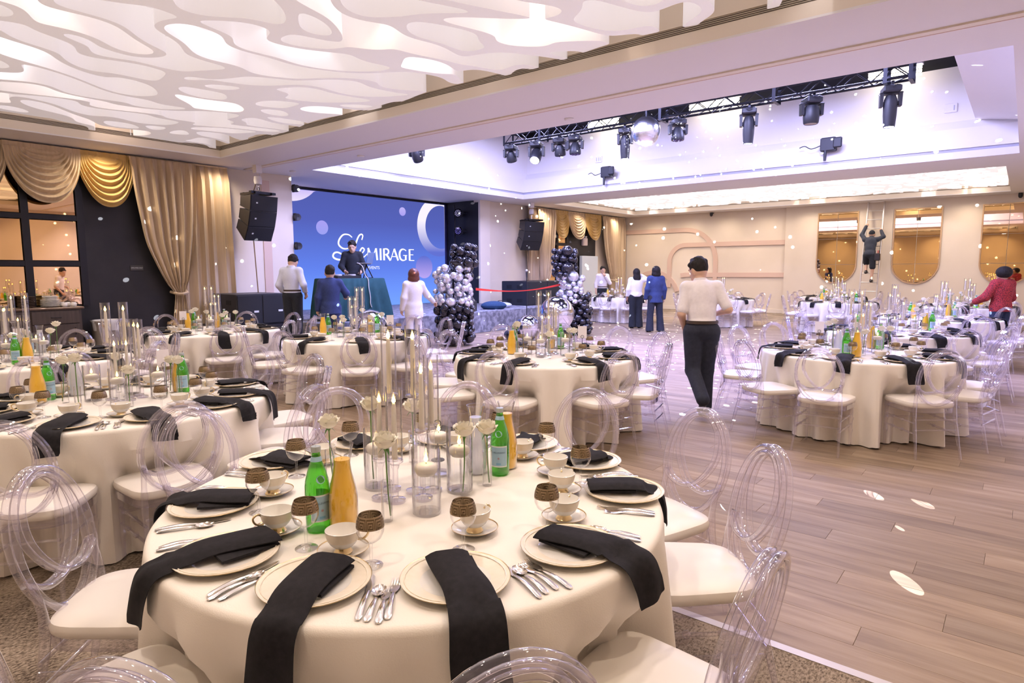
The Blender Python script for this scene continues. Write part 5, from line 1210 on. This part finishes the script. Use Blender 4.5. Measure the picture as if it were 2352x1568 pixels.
ex1.update(rot=0., base=(-.060, .050, 0), float=[(-123.7, .185), (-34.3, .158), (27.6, .249), (103.9, .19)],
    bud=[(-156.5, .258, 2), (-51.7, .175, 1), (-28.8, .275, 0), (93.4, .254, 3), (110.4, .387, 1), (50.7, .42, 1)], carafe=[(-172.5, .375), (-5.9, .464)])
lay_table(1, (1.555, 1.72), S11, 'nearest table', 0, [(177.9, .424), (-12.3, .387)], (1.2, .329), (36.3, .438), ex1)
def ten(ph, n=10, skip=()): return [(ph+360/n*i, None) for i in range(n) if i not in skip]
lay_table(2, (1.55, 4.56), [(-130, 1.05), (-98, .95), (-68, 1.17), (-40, 1.0), (-5, 1.05), (31, 1.3), (62, 1.12), (95, 1.15), (128, 1.05), (160, 1.05), (-165, 1.05)], 'second table towards the bar', 1, [(128, .50), (-10, .36)], (109, .45), (36, .45))
lay_table(3, (1.70, 7.50), ten(-125, 10), 'table by the bar sideboard', 2, [(70, .46), (250, .40)], (60, .52), (80, .34))
lay_table(4, (4.25, 8.96), [(-148, None), (-108, .98), (-68, 1.0), (-28, 1.1), (8, 1.15), (45, 1.3), (92, 1.2), (126, 1.05), (155, 1.05), (-181, 1.05)], 'table by the tied-back curtain', 2, [(95, .48), (45, .48)])
lay_table(5, (5.02, 6.67), [(-168, .95), (-126, 1.0), (-88, .95), (-45, 1.08), (-10, 1.12), (20, 1.25), (46, 1.2), (77, 1.15), (152, 1.05)], 'table before the DJ booth', 2, [(100, .50), (20, .50)])
lay_table(6, (5.07, 3.69), [(156, 1.05), (-164, .92), (-112, .92), (-77, .93), (-30, 1.1), (0, 1.25), (29, 1.35), (57, 1.25), (90, 1.05), (122, 1.05)], 'table beside the walking person', 1, [(110, .34), (17, .50)], None, (-34, .40))
lay_table(7, (7.19, 1.29), [(104, 1.08), (146, 1.08), (179, 1.1), (-139, .95), (-102, .92), (-63, 1.0), (-25, 1.05), (12, 1.05), (46, 1.3), (74, 1.15)], 'table alone on open floor', 1, [(178, .43), (-20, .42)], (164, .36), (58, .50))
lay_table(8, (9.92, 1.30), [(72, 1.15), (110, 1.08), (145, 1.1), (-178, 1.05), (-146, 1.15), (-112, 1.02), (-78, 1.0), (-44, 1.02), (-8, 1.05), (32, 1.05)], 'blue-lit table on dance floor', 2, [(-45, .5), (120, .5)])
lay_table(9, (13.0, 1.11), ten(-80, 10), 'table nearest the person in red', 3, [(-25, .45), (120, .45)])
lay_table(10, (17.4, .95), ten(-70, 10), 'table beyond the person in red', 3, [(200, .45), (60, .45)])
lay_table(11, (21.4, 4.55), ten(-60, 9), 'farthest table under the mirrors', 3)
lay_table(12, (17.89, 3.70), ten(-50, 9), 'table before the ladder', 3)
lay_table(13, (17.95, 6.80), ten(-75, 10), 'table before the tan bands', 3)
lay_table(14, (17.51, 9.83), ten(-65, 10), 'table before the waiter', 3)
# ------------------------------------------------------------------ people: one smooth surface grown round a posed skeleton
def sdf_mesh(prims, cuts=(), h=.012, k=.012, pad=.03):
    """prims: ('c', a, b, ra, rb) tapered limbs or ('e', centre, radii, 3x3 rotation or None); cuts: half-spaces (point, normal) kept on the inner side"""
    lo = np.full(3, 9e9); hi = -lo
    for p in prims:
        if p[0] == 'c':
            r = max(p[3], p[4]); pts = np.array([p[1], p[2]], float); lo = np.minimum(lo, pts.min(0)-r); hi = np.maximum(hi, pts.max(0)+r)
        else: r = max(p[2]); c = np.array(p[1], float); lo = np.minimum(lo, c-r); hi = np.maximum(hi, c+r)
    lo -= pad; hi += pad
    n = np.ceil((hi-lo)/h).astype(int)+1
    ax = [lo[i]+h*np.arange(n[i]) for i in range(3)]
    X, Y, Z = np.meshgrid(*ax, indexing='ij'); acc = np.zeros(X.shape)
    for p in prims:
        if p[0] == 'c':
            a = np.array(p[1], float); b = np.array(p[2], float); d = b-a; dd = max(d @ d, 1e-9)
            t = np.clip(((X-a[0])*d[0]+(Y-a[1])*d[1]+(Z-a[2])*d[2])/dd, 0, 1)
            D = np.sqrt((X-a[0]-t*d[0])**2+(Y-a[1]-t*d[1])**2+(Z-a[2]-t*d[2])**2)-(p[3]+t*(p[4]-p[3]))
        else:
            c, r = p[1], p[2]; R_ = np.eye(3) if len(p) < 4 or p[3] is None else np.array(p[3])
            q = [R_[i][0]*(X-c[0])+R_[i][1]*(Y-c[1])+R_[i][2]*(Z-c[2]) for i in range(3)]
            k0 = np.sqrt(sum((q[i]/r[i])**2 for i in range(3))); k1 = np.sqrt(sum((q[i]/r[i]**2)**2 for i in range(3)))+1e-9
            D = np.where(k0 < .05, -min(r), k0*(k0-1)/k1)
        acc += np.exp(-np.clip(D/k, -30, 30))
    D = -k*np.log(acc+1e-13)
    for pt, nn in cuts: D = np.maximum(D, (X-pt[0])*nn[0]+(Y-pt[1])*nn[1]+(Z-pt[2])*nn[2])
    ins = D < 0
    cnt = sum(ins[i:n[0]-1+i, j:n[1]-1+j, l:n[2]-1+l].astype(np.int8) for i in (0, 1) for j in (0, 1) for l in (0, 1))
    act = (cnt > 0) & (cnt < 8); idx = -np.ones(act.shape, int); idx[act] = np.arange(act.sum())
    ci = np.argwhere(act); S = np.zeros((len(ci), 3)); C_ = np.zeros(len(ci))
    cor = [(i, j, l) for i in (0, 1) for j in (0, 1) for l in (0, 1)]
    for a in cor:
        for m in range(3):
            if a[m]: continue
            b = list(a); b[m] = 1
            da = D[ci[:, 0]+a[0], ci[:, 1]+a[1], ci[:, 2]+a[2]]; db = D[ci[:, 0]+b[0], ci[:, 1]+b[1], ci[:, 2]+b[2]]
            cr = (da < 0) != (db < 0); t = np.where(cr, da/np.where(np.abs(da-db) < 1e-12, 1, da-db), 0)
            pos = np.array(a, float)[None]+t[:, None]*(np.array(b)-np.array(a))[None]
            S += pos*cr[:, None]; C_ += cr
    V = (ci+S/np.maximum(C_, 1)[:, None])*h+lo; F = []
    for m in range(3):
        u, v = (m+1) % 3, (m+2) % 3
        sl0 = [slice(None)]*3; sl0[m] = slice(0, -1); sl1 = [slice(None)]*3; sl1[m] = slice(1, None)
        A, B = ins[tuple(sl0)], ins[tuple(sl1)]
        e = np.argwhere(A != B); s = A[A != B] if False else A[tuple(e.T)]
        ok = (e[:, u] > 0) & (e[:, v] > 0) & (e[:, u] < n[u]-1) & (e[:, v] < n[v]-1); e = e[ok]; s = s[ok]
        q = []
        for du, dv in ((-1, -1), (0, -1), (0, 0), (-1, 0)):
            c = e.copy(); c[:, u] += du; c[:, v] += dv; q.append(idx[c[:, 0], c[:, 1], c[:, 2]])
        q = np.stack(q, 1); q[~s] = q[~s][:, ::-1]; F += [tuple(r) for r in q.tolist() if min(r) >= 0]
    return [tuple(v) for v in V.tolist()], F
def rotm(rx=0, ry=0, rz=0):
    from mathutils import Euler
    return np.array(Euler((rx, ry, rz)).to_matrix().transposed())
def person(label, loc, yaw, J, wear, hair='short', h=.013, skin_mat=None, build=1.0, female=False, hand_curl=.5):
    """J: joint positions (x to the person's right, y forwards, z up). wear: garments"""
    sk = skin_mat or skin; V3 = lambda p: np.array(p, float)
    g = lambda n: V3(J[n]); b = build
    hd, hy, hp = g('head'), J.get('head_yaw', 0), J.get('head_pitch', 0)
    HR = rotm(hp, 0, hy); Hm = np.linalg.inv(HR)
    hs = J.get('hs', 1.10)
    hpt = lambda p: hd+Hm @ (V3(p)*hs)
    torso = [('e', tuple(g('pelvis')), (.155*b, .115*b, .13)), ('e', tuple((g('pelvis')+g('chest'))/2+V3((0, .005, 0))), (.138*b, .105*b, .19)), ('e', tuple(g('chest')), (.156*b, .108*b, .19)),
             ('c', J['shR'], J['shL'], .055, .055), ('c', tuple(g('chest')+V3((0, 0, .1))), J['neck'], .085, .055)]
    if female: torso.append(('e', tuple(g('chest')+V3((0, .085, -.02))), (.13, .07, .08)))
    arms = {}
    for s in 'RL':
        arms[s] = ([('c', J['sh'+s], J['el'+s], .048*b, .039*b)], [('c', J['el'+s], J['wr'+s], .040*b, .027*b)])
    legs = []
    for s in 'RL': legs += [('c', J['hip'+s], J['kn'+s], .088*b, .056), ('c', J['kn'+s], J['an'+s], .054, .037), ('c', J['an'+s], J['to'+s], .038, .030)]
    headp = [('e', tuple(hpt((0, -.012, .02))), (.076*hs, .094*hs, .105*hs), HR), ('e', tuple(hpt((0, .022, -.05))), (.058*hs, .066*hs, .075*hs), HR), ('c', tuple(hpt((0, .085, .012))), tuple(hpt((0, .104, -.022))), .009, .015),
             ('c', tuple(hpt((-.020, .080, -.058))), tuple(hpt((.020, .080, -.058))), .008, .008), ('e', tuple(hpt((0, .066, -.095))), (.026, .022, .020), HR),
             ('c', J['neck'], tuple(hpt((0, -.015, -.06))), .053, .052)]
    for s in (-1, 1): headp += [('e', tuple(hpt((s*.078, -.005, -.005))), (.010, .020, .032), HR), ('e', tuple(hpt((s*.03, .080, .036))), (.022, .012, .008), HR)]
    body = headp+torso+arms['R'][0]+arms['R'][1]+arms['L'][0]+arms['L'][1]+legs
    bv = [(*sdf_mesh(body, h=h, k=.010), sk)]
    for s in 'RL':                       # hands: palm, four unequal bent fingers, thumb off the side of the palm
        w, e = g('wr'+s), g('el'+s); d = (w-e)/np.linalg.norm(w-e); up = V3(J.get('palm'+s, (0, 1, 0))); sd = np.cross(d, up); sd = sd/np.linalg.norm(sd); pn = np.cross(sd, d)
        if s == 'L': sd = sd
        hp_ = [('c', tuple(w-d*.03), tuple(w+d*.02), .026, .026), ('e', tuple(w+d*.055), (.044, .018, .044), np.array([sd/1, pn, d]).tolist()), ('c', tuple(w+d*.02), tuple(w+d*.07), .026, .030)]
        for i, (o, ln) in enumerate(((-.027, .062), (-.009, .074), (.009, .070), (.026, .054))):
            a = w+d*.088+sd*o; c = hand_curl; b1 = a+(d*math.cos(c)+pn*math.sin(c))*ln*.5; b2 = b1+(d*math.cos(c*2.1)+pn*math.sin(c*2.1))*ln*.5
            hp_ += [('c', tuple(a), tuple(b1), .0095, .0085), ('c', tuple(b1), tuple(b2), .0085, .007)]
        ths = -1 if J.get('thumb'+s, 1) > 0 else 1
        a = w+d*.030+sd*ths*.024; b1 = a+(d*.7+sd*ths*.65+pn*.25)*.040; b2 = b1+(d*.92+sd*ths*.15+pn*.35)*.032
        hp_ += [('c', tuple(a), tuple(b1), .0125, .011), ('c', tuple(b1), tuple(b2), .010, .008)]
        bv.append((*sdf_mesh(hp_, h=.0065, k=.004, pad=.012), sk))
    root = ob('person', mesh('person', bv), None, loc, yaw, label, 'person')
    gr = lambda pr, d: [(*p[:3], p[3]+d, p[4]+d) if p[0] == 'c' else (p[0], p[1], tuple(r+d for r in p[2]), *p[3:]) for p in pr]
    pel = g('pelvis')
    def add(n, parts, lb=None): return ob(n, mesh(n, parts), root, label=lb)
    for gname, spec in wear.items():
        if gname[0] == '_': continue
        m = spec['mat']; lb = spec.get('label')
        if gname in ('shirt', 'jacket', 'sweater', 'blouse'):
            d = spec.get('d', .014); hem = spec.get('hem', -.06); slv = spec.get('sleeve', 'long')
            pr = gr(torso[:4], d)+[('c', tuple(g('chest')+V3((0, 0, .1))), tuple(g('neck')+(g('neck')-g('chest'))*.10), .085+d, .050+d)]
            for s in 'RL':
                if slv == 'long': pr += gr(arms[s][0]+arms[s][1], d)
                else:
                    sh, el = g('sh'+s), g('el'+s); pr.append(('c', tuple(sh), tuple(sh+(el-sh)*.82), .048*b+d, .048*b+d))
            if spec.get('skirt'):
                pr.append(('e', tuple(pel+V3((0, 0, -.17))), (.192*b, .150, .30)))
            cuts = [(tuple(pel+V3((0, 0, hem))), (0, 0, -1))]+([(tuple(g('neck')+V3((0, 0, .045))), (0, -.25, .97))] if max(J['wrR'][2], J['wrL'][2]) < g('neck')[2]-.02 else [])
            if slv == 'short':
                for s in 'RL':
                    sh, el = g('sh'+s), g('el'+s); dd = (el-sh)/np.linalg.norm(el-sh)
            o = add(gname, [(*sdf_mesh(pr, cuts, h=h, k=.012), m)], lb)
            if spec.get('collar', True):
                nk = g('neck'); ang = [2*PI*i/24 for i in range(24)]
                o2 = ob('collar', mesh('collar', [(*loft([[tuple(nk+V3((r_*math.cos(a), r_*math.sin(a)*.95-.006, z-.012*math.sin(a)))) for a in ang] for r_, z in ((.080, -.01), (.072, .032), (.066, .036), (.068, -.005))]), m)]), o)
        elif gname in ('trousers', 'jeans', 'shorts'):
            d = spec.get('d', .016); L_ = []
            for s in 'RL':
                hp_, kn, an = g('hip'+s), g('kn'+s), g('an'+s)
                if gname == 'shorts': L_.append(('c', tuple(hp_), tuple(hp_+(kn-hp_)*.92), .10, .092))
                else:
                    fl_ = spec.get('flare', .0)
                    L_ += [('c', tuple(hp_), tuple(kn), .088*b+d, .058+d), ('c', tuple(kn), tuple(an+(kn-an)*(-.08 if fl_ else .02)), .057+d, .050+d+fl_)]
            L_ += [('e', tuple(pel+V3((0, 0, -.01))), (.160*b+d*.5, .118*b+d*.5, .13))]
            add(gname, [(*sdf_mesh(L_, [(tuple(pel+V3((0, 0, .075))), (0, 0, 1))]+([((0, 0, .028), (0, 0, -1))] if gname != 'shorts' and pel[2] < 1.2 and abs(J['anR'][2]-J['anL'][2]) < .05 else []), h=h, k=.012), m)], lb)
            if spec.get('belt'):
                ang = [2*PI*i/32 for i in range(32)]
                add('belt', [(*loft([[tuple(pel+V3(((.158*b+q)*math.cos(a), (.118*b+q)*math.sin(a), z))) for a in ang] for q, z in ((.004, .048), (.012, .050), (.012, .082), (.004, .084))]), belt_m)])
        elif gname == 'shoes':
            for s in 'RL':
                an, to = g('an'+s), g('to'+s); d = (to-an); d[2] *= 1; dn = np.linalg.norm(d)
                heel = an-d/dn*.03+V3((0, 0, -.035)) if abs(d[2]) < .08 else an-d/dn*.02
                P = [('c', tuple(an+V3((0, 0, .01))), tuple(heel), .046, .040), ('c', tuple(heel), tuple(to), .042, .036), ('e', tuple(to-d/dn*.04), (.048, .070, .034), rotm(math.atan2(-d[2], math.hypot(d[0], d[1]))*0, 0, math.atan2(d[0], d[1])*1))]
                cuts = [((0, 0, min(an[2], to[2])-.075), (0, 0, -1))] if abs(d[2]) < .08 else []
                add('shoe', [(*sdf_mesh(P, cuts, h=.010, k=.008), m)])
        elif gname == 'cap':
            pass
    # hair
    hm_ = wear.get('_hair', hair_m)
    if hair == 'short':
        rt = random.Random(len(label)); hpz = [('e', tuple(hpt((0, -.020, .038))), (.0835*hs, .098*hs, .100*hs), HR)]
        for _ in range(46):
            a_, z_ = rt.uniform(0, 2*PI), rt.uniform(.15, 1); q_ = math.sqrt(1-z_*z_)
            p_ = (.078*q_*math.cos(a_), -.020+.094*q_*math.sin(a_), .040+.096*z_); dx = rt.uniform(-.012, .012)
            hpz.append(('c', tuple(hpt(p_)), tuple(hpt((p_[0]*1.03+dx, p_[1]*1.02+.012, p_[2]+.004))), .010, .007))
        cu = [(tuple(hpt((0, .062, .055))), tuple(Hm @ V3((0, .80, -.60)))), (tuple(hpt((0, -.02, -.055))), tuple(Hm @ V3((0, .25, -.97))))]
    elif hair == 'bob':
        hpz = [('e', tuple(hpt((0, -.025, .030))), (.098*hs, .112*hs, .108*hs), HR), ('e', tuple(hpt((0, -.030, -.055))), (.108*hs, .095*hs, .090*hs), HR)]
        cu = [(tuple(hpt((0, .050, .03))), tuple(Hm @ V3((0, .95, -.3)))), (tuple(hpt((0, 0, -.125))), (0, 0, -1))]
    elif hair == 'long':
        hpz = [('e', tuple(hpt((0, -.020, .032))), (.088*hs, .104*hs, .106*hs), HR), ('e', tuple(hpt((0, -.070, -.13))), (.112, .062, .20)), ('e', tuple(hpt((.01, -.095, -.30))), (.095, .045, .16))]
        cu = [(tuple(hpt((0, .050, .04))), tuple(Hm @ V3((0, .95, -.3))))]
    elif hair == 'afro':
        hpz = [('e', tuple(hpt((0, -.025, .035))), (.118*hs, .118*hs, .104*hs), HR)]; cu = [(tuple(hpt((0, .06, .02))), tuple(Hm @ V3((0, .95, -.3))))]
    else:
        hpz = [('e', tuple(hpt((0, -.018, .038))), (.083*hs, .101*hs, .100*hs), HR)]; cu = [(tuple(hpt((0, 0, .035))), tuple(Hm @ V3((0, .1, -1))))]
    ob('hair' if hair != 'cap' else 'cap', mesh('hair', [(*sdf_mesh(hpz, cu, h=.007, k=.009), hm_)]), root)
    for s in (-1, 1):
        ob('eye', mesh('eye', [(*sphere(tuple(hpt((s*.030, .076, .018))), .011, 10, 8), white_paint), (*sphere(tuple(hpt((s*.030, .083, .018))), .0055, 8, 6), hair_m)]), root)
    return root
def pose(scale=1.0, **kw):
    J = dict(pelvis=(0, 0, .98), chest=(0, -.01, 1.30), neck=(0, -.015, 1.485), head=(0, .015, 1.615), shR=(.160, -.01, 1.425), shL=(-.160, -.01, 1.425),
        elR=(.235, -.02, 1.15), elL=(-.235, -.02, 1.15), wrR=(.25, .05, .91), wrL=(-.25, .05, .91), hipR=(.09, 0, .93), hipL=(-.09, 0, .93),
        knR=(.10, .02, .50), knL=(-.10, .02, .50), anR=(.10, -.02, .085), anL=(-.10, -.02, .085), toR=(.115, .135, .035), toL=(-.115, .135, .035), palmR=(-1, 0, 0), palmL=(1, 0, 0))
    J.update(kw)
    return {k: (tuple(c*scale for c in v) if hasattr(v, '__len__') and not k.startswith('palm') else v) for k, v in J.items()}
shoes = dict(shoes=dict(mat=leather))
def face_to(loc, tgt): return math.atan2(-(tgt[0]-loc[0]), tgt[1]-loc[1])
# the man striding away between the tables
wl = (6.62, 2.70, 0); ywk = math.atan2(-.80, .60)
person('person in white short-sleeved shirt and navy trousers walking away between tables', wl, ywk, pose(1.0,
    pelvis=(0, .02, .97), chest=(0, .07, 1.29), neck=(-.01, .115, 1.47), head=(-.02, .175, 1.585), head_yaw=.55, head_pitch=-.30, shR=(.165, .075, 1.415), shL=(-.165, .085, 1.41),
    elR=(.27, -.02, 1.17), wrR=(.17, .17, 1.11), elL=(-.225, .03, 1.12), wrL=(-.15, .16, .93), hipR=(.09, .02, .92), hipL=(-.09, .03, .92),
    knR=(.085, .10, .50), anR=(.075, .06, .085), toR=(.085, .20, .035), knL=(-.085, .03, .50), anL=(-.055, -.33, .235), toL=(-.045, -.235, .075), palmR=(-.6, 0, -.5), palmL=(1, 0, 0)),
    dict(shirt=dict(mat=white_shirt, sleeve='short', hem=.045, d=.013), trousers=dict(mat=navy, belt=True, d=.020), **shoes), 'short', h=.0095, build=1.03)
# at the stage
p = (6.76, 10.95, .2)
person('person in pale blue shirt and black trousers on the step looking down', p, math.atan2(-.85, .5), pose(.985, head=(0, .075, 1.585), head_pitch=-.5, elR=(.27, -.06, 1.16), wrR=(.22, .12, .98), elL=(-.25, -.05, 1.15), wrL=(-.2, .10, .95)),
    dict(shirt=dict(mat=blue_shirt, hem=.02, d=.020), trousers=dict(mat=black_suit, belt=True, d=.022), **shoes), 'short', build=1.0)
p = (7.14, 10.26, 0)
person('person in blue suit seen from behind beside the booth table', p, math.atan2(-.55, .83), pose(.965, elR=(.30, .05, 1.22), wrR=(.30, .28, 1.16), palmR=(0, 0, -1)),
    dict(jacket=dict(mat=blue_suit, hem=-.16, d=.026, skirt=True), trousers=dict(mat=blue_suit, d=.022), **shoes), 'short', build=1.0)
p = (9.18, 12.28, .55)
person('person in dark jacket standing behind the booth table, facing the room', p, face_to(p, (3, 3)), pose(1.0, head=(.0, .05, 1.60), head_pitch=-.25, head_yaw=-.15, elR=(.26, .03, 1.16), wrR=(.20, .27, 1.06), elL=(-.26, .03, 1.16), wrL=(-.18, .28, 1.04)),
    dict(jacket=dict(mat=black_suit, hem=-.14, d=.026, skirt=True), trousers=dict(mat=black_suit), **shoes), 'short', build=1.02)
p = (8.52, 9.45, 0)
person('person with auburn bob and white suit holding the balloon column', p, math.atan2(-.35, .94), pose(.93, elR=(.33, .06, 1.20), wrR=(.52, .18, 1.05), palmR=(0, 0, -1)),
    dict(jacket=dict(mat=white_suit, hem=-.24, d=.024, skirt=True), trousers=dict(mat=white_suit, d=.010), **shoes, _hair=noisy(mat('auburn_hair', (.12, .03, .02), .4), [(.3, (.09, .022, .015)), (.7, (.17, .05, .03))], 50.)), 'bob', female=True)
# by the far tables
p = (15.7, 8.33, 0)
person('person with long black hair, white blouse and black trousers, hand raised to head', p, math.atan2(-.75, .66), pose(.93, elR=(.36, .03, 1.42), wrR=(.16, .10, 1.56), palmR=(-1, 0, 0), toR=(.16, .12, .035)),
    dict(blouse=dict(mat=white_shirt, hem=-.04, d=.024), trousers=dict(mat=black_suit, flare=.035, d=.024), **shoes), 'long', female=True, skin_mat=skin_d)
p = (15.0, 7.40, 0)
person('person in blue blazer and navy trousers beside the one in white blouse', p, math.atan2(-.70, .71), pose(.965, anR=(.15, -.02, .085), knR=(.13, .02, .5), toR=(.17, .13, .035), anL=(-.15, -.02, .085), knL=(-.13, .02, .5), toL=(-.17, .13, .035)),
    dict(jacket=dict(mat=blue_suit, hem=-.18, d=.026, skirt=True), trousers=dict(mat=navy, flare=.03, d=.024), **shoes), 'bob', female=True)
p = (18.95, 11.35, 0)
person('waiter in white shirt holding a hand to the mouth by the corner curtain', p, face_to(p, (10, 2)), pose(.985, elL=(-.24, .08, 1.17), wrL=(-.05, .17, 1.40), palmL=(0, -1, 0), elR=(.24, -.02, 1.15)),
    dict(shirt=dict(mat=white_shirt, hem=.02, d=.020), trousers=dict(mat=black_suit, belt=True), **shoes), 'short')
p = (14.9, .32, 0)
person('person with afro hair in red and black knit top by the far table', p, math.atan2(-.95, .30)+.5, pose(.93, elL=(-.30, .06, 1.16), wrL=(-.28, .30, 1.06), elR=(.27, .05, 1.14), wrR=(.15, .28, 1.02), palmL=(0, 0, -1), palmR=(0, 0, -1)),
    dict(sweater=dict(mat=red_knit, hem=-.10, d=.034, skirt=True, collar=False), jeans=dict(mat=jeans), **shoes), 'afro', female=True, skin_mat=skin_d, build=1.02)
# ladder against the far wall and the man climbing it
lx0, lx1, ly0, ly1, lz1 = 23.35, 24.12, 3.76, 4.22, 4.12
ld = ob('ladder', None, label='tall aluminium ladder leaning on the far wall between two mirrors', cat='ladder')
for y in (ly0, ly1): ob('rail', mesh('rail', [(*tube([(lx0, y+(y-3.99)*.15, 0), (lx1, y, lz1)], .028, 8), alu)]), ld)
for i in range(13):
    t = (i+1)/14; x = lx0+(lx1-lx0)*t; e = .15*(1-t)
    ob('rung', mesh('rung', [(*tube([(x, ly0-(3.99-ly0)*e, lz1*t), (x, ly1+(ly1-3.99)*e, lz1*t)], .016, 8), alu)]), ld)
lr = lambda z: lx0+(lx1-lx0)*z/lz1
# figure's own axes: y forwards = +X of the room, x to its right = -Y
fx = lambda z: lr(z)-23.45
Zf = 1.18
person('person in dark top, cap and shorts climbing the ladder', (23.45, 4.0, 0), -PI/2, dict(
    pelvis=(.0, fx(2.1)-.30, 2.10), chest=(0, fx(2.42)-.26, 2.44), neck=(0, fx(2.62)-.22, 2.62), head=(.0, fx(2.74)-.18, 2.74), head_pitch=.25,
    shR=(.185, fx(2.56)-.24, 2.57), shL=(-.185, fx(2.56)-.24, 2.57), elR=(.33, fx(2.66)-.16, 2.66), wrR=(.23, fx(2.92)-.05, 2.86), elL=(-.30, fx(2.74)-.16, 2.74), wrL=(-.22, fx(3.05)-.05, 3.02),
    hipR=(.09, fx(2.05)-.30, 2.05), hipL=(-.09, fx(2.05)-.30, 2.05), knR=(.11, fx(1.66)-.22, 1.65), anR=(.09, fx(1.26)-.14, 1.25), toR=(.09, fx(1.2)+.02, 1.215),
    knL=(-.11, fx(1.82)-.06, 1.80), anL=(-.08, fx(1.52)-.16, 1.53), toL=(-.08, fx(1.5)+.0, 1.50), palmR=(0, 1, 0), palmL=(0, 1, 0)),
    dict(shirt=dict(mat=tee, hem=-.02, d=.022), shorts=dict(mat=black_suit), shoes=dict(mat=leather), _hair=black_suit), 'cap', hand_curl=.8)
tbx = ob('tool_pouch', mesh('tool_pouch', [(*cbox(-.05, .05, -.09, .09, -.24, 0, .02), leather)], False), None, (23.40, 3.77, 2.12), label='tool pouch on the hip of the climber', cat='pouch')
for i in range(4): ob('tool', mesh('tool', [(*tube([(0, -.06+.04*i, -.05), (.01*(i-1), -.06+.04*i, .09)], .014, 6), (belt_m, ink_red, tan_paint, black_plastic)[i])]), tbx)
bpy.context.view_layer.update()
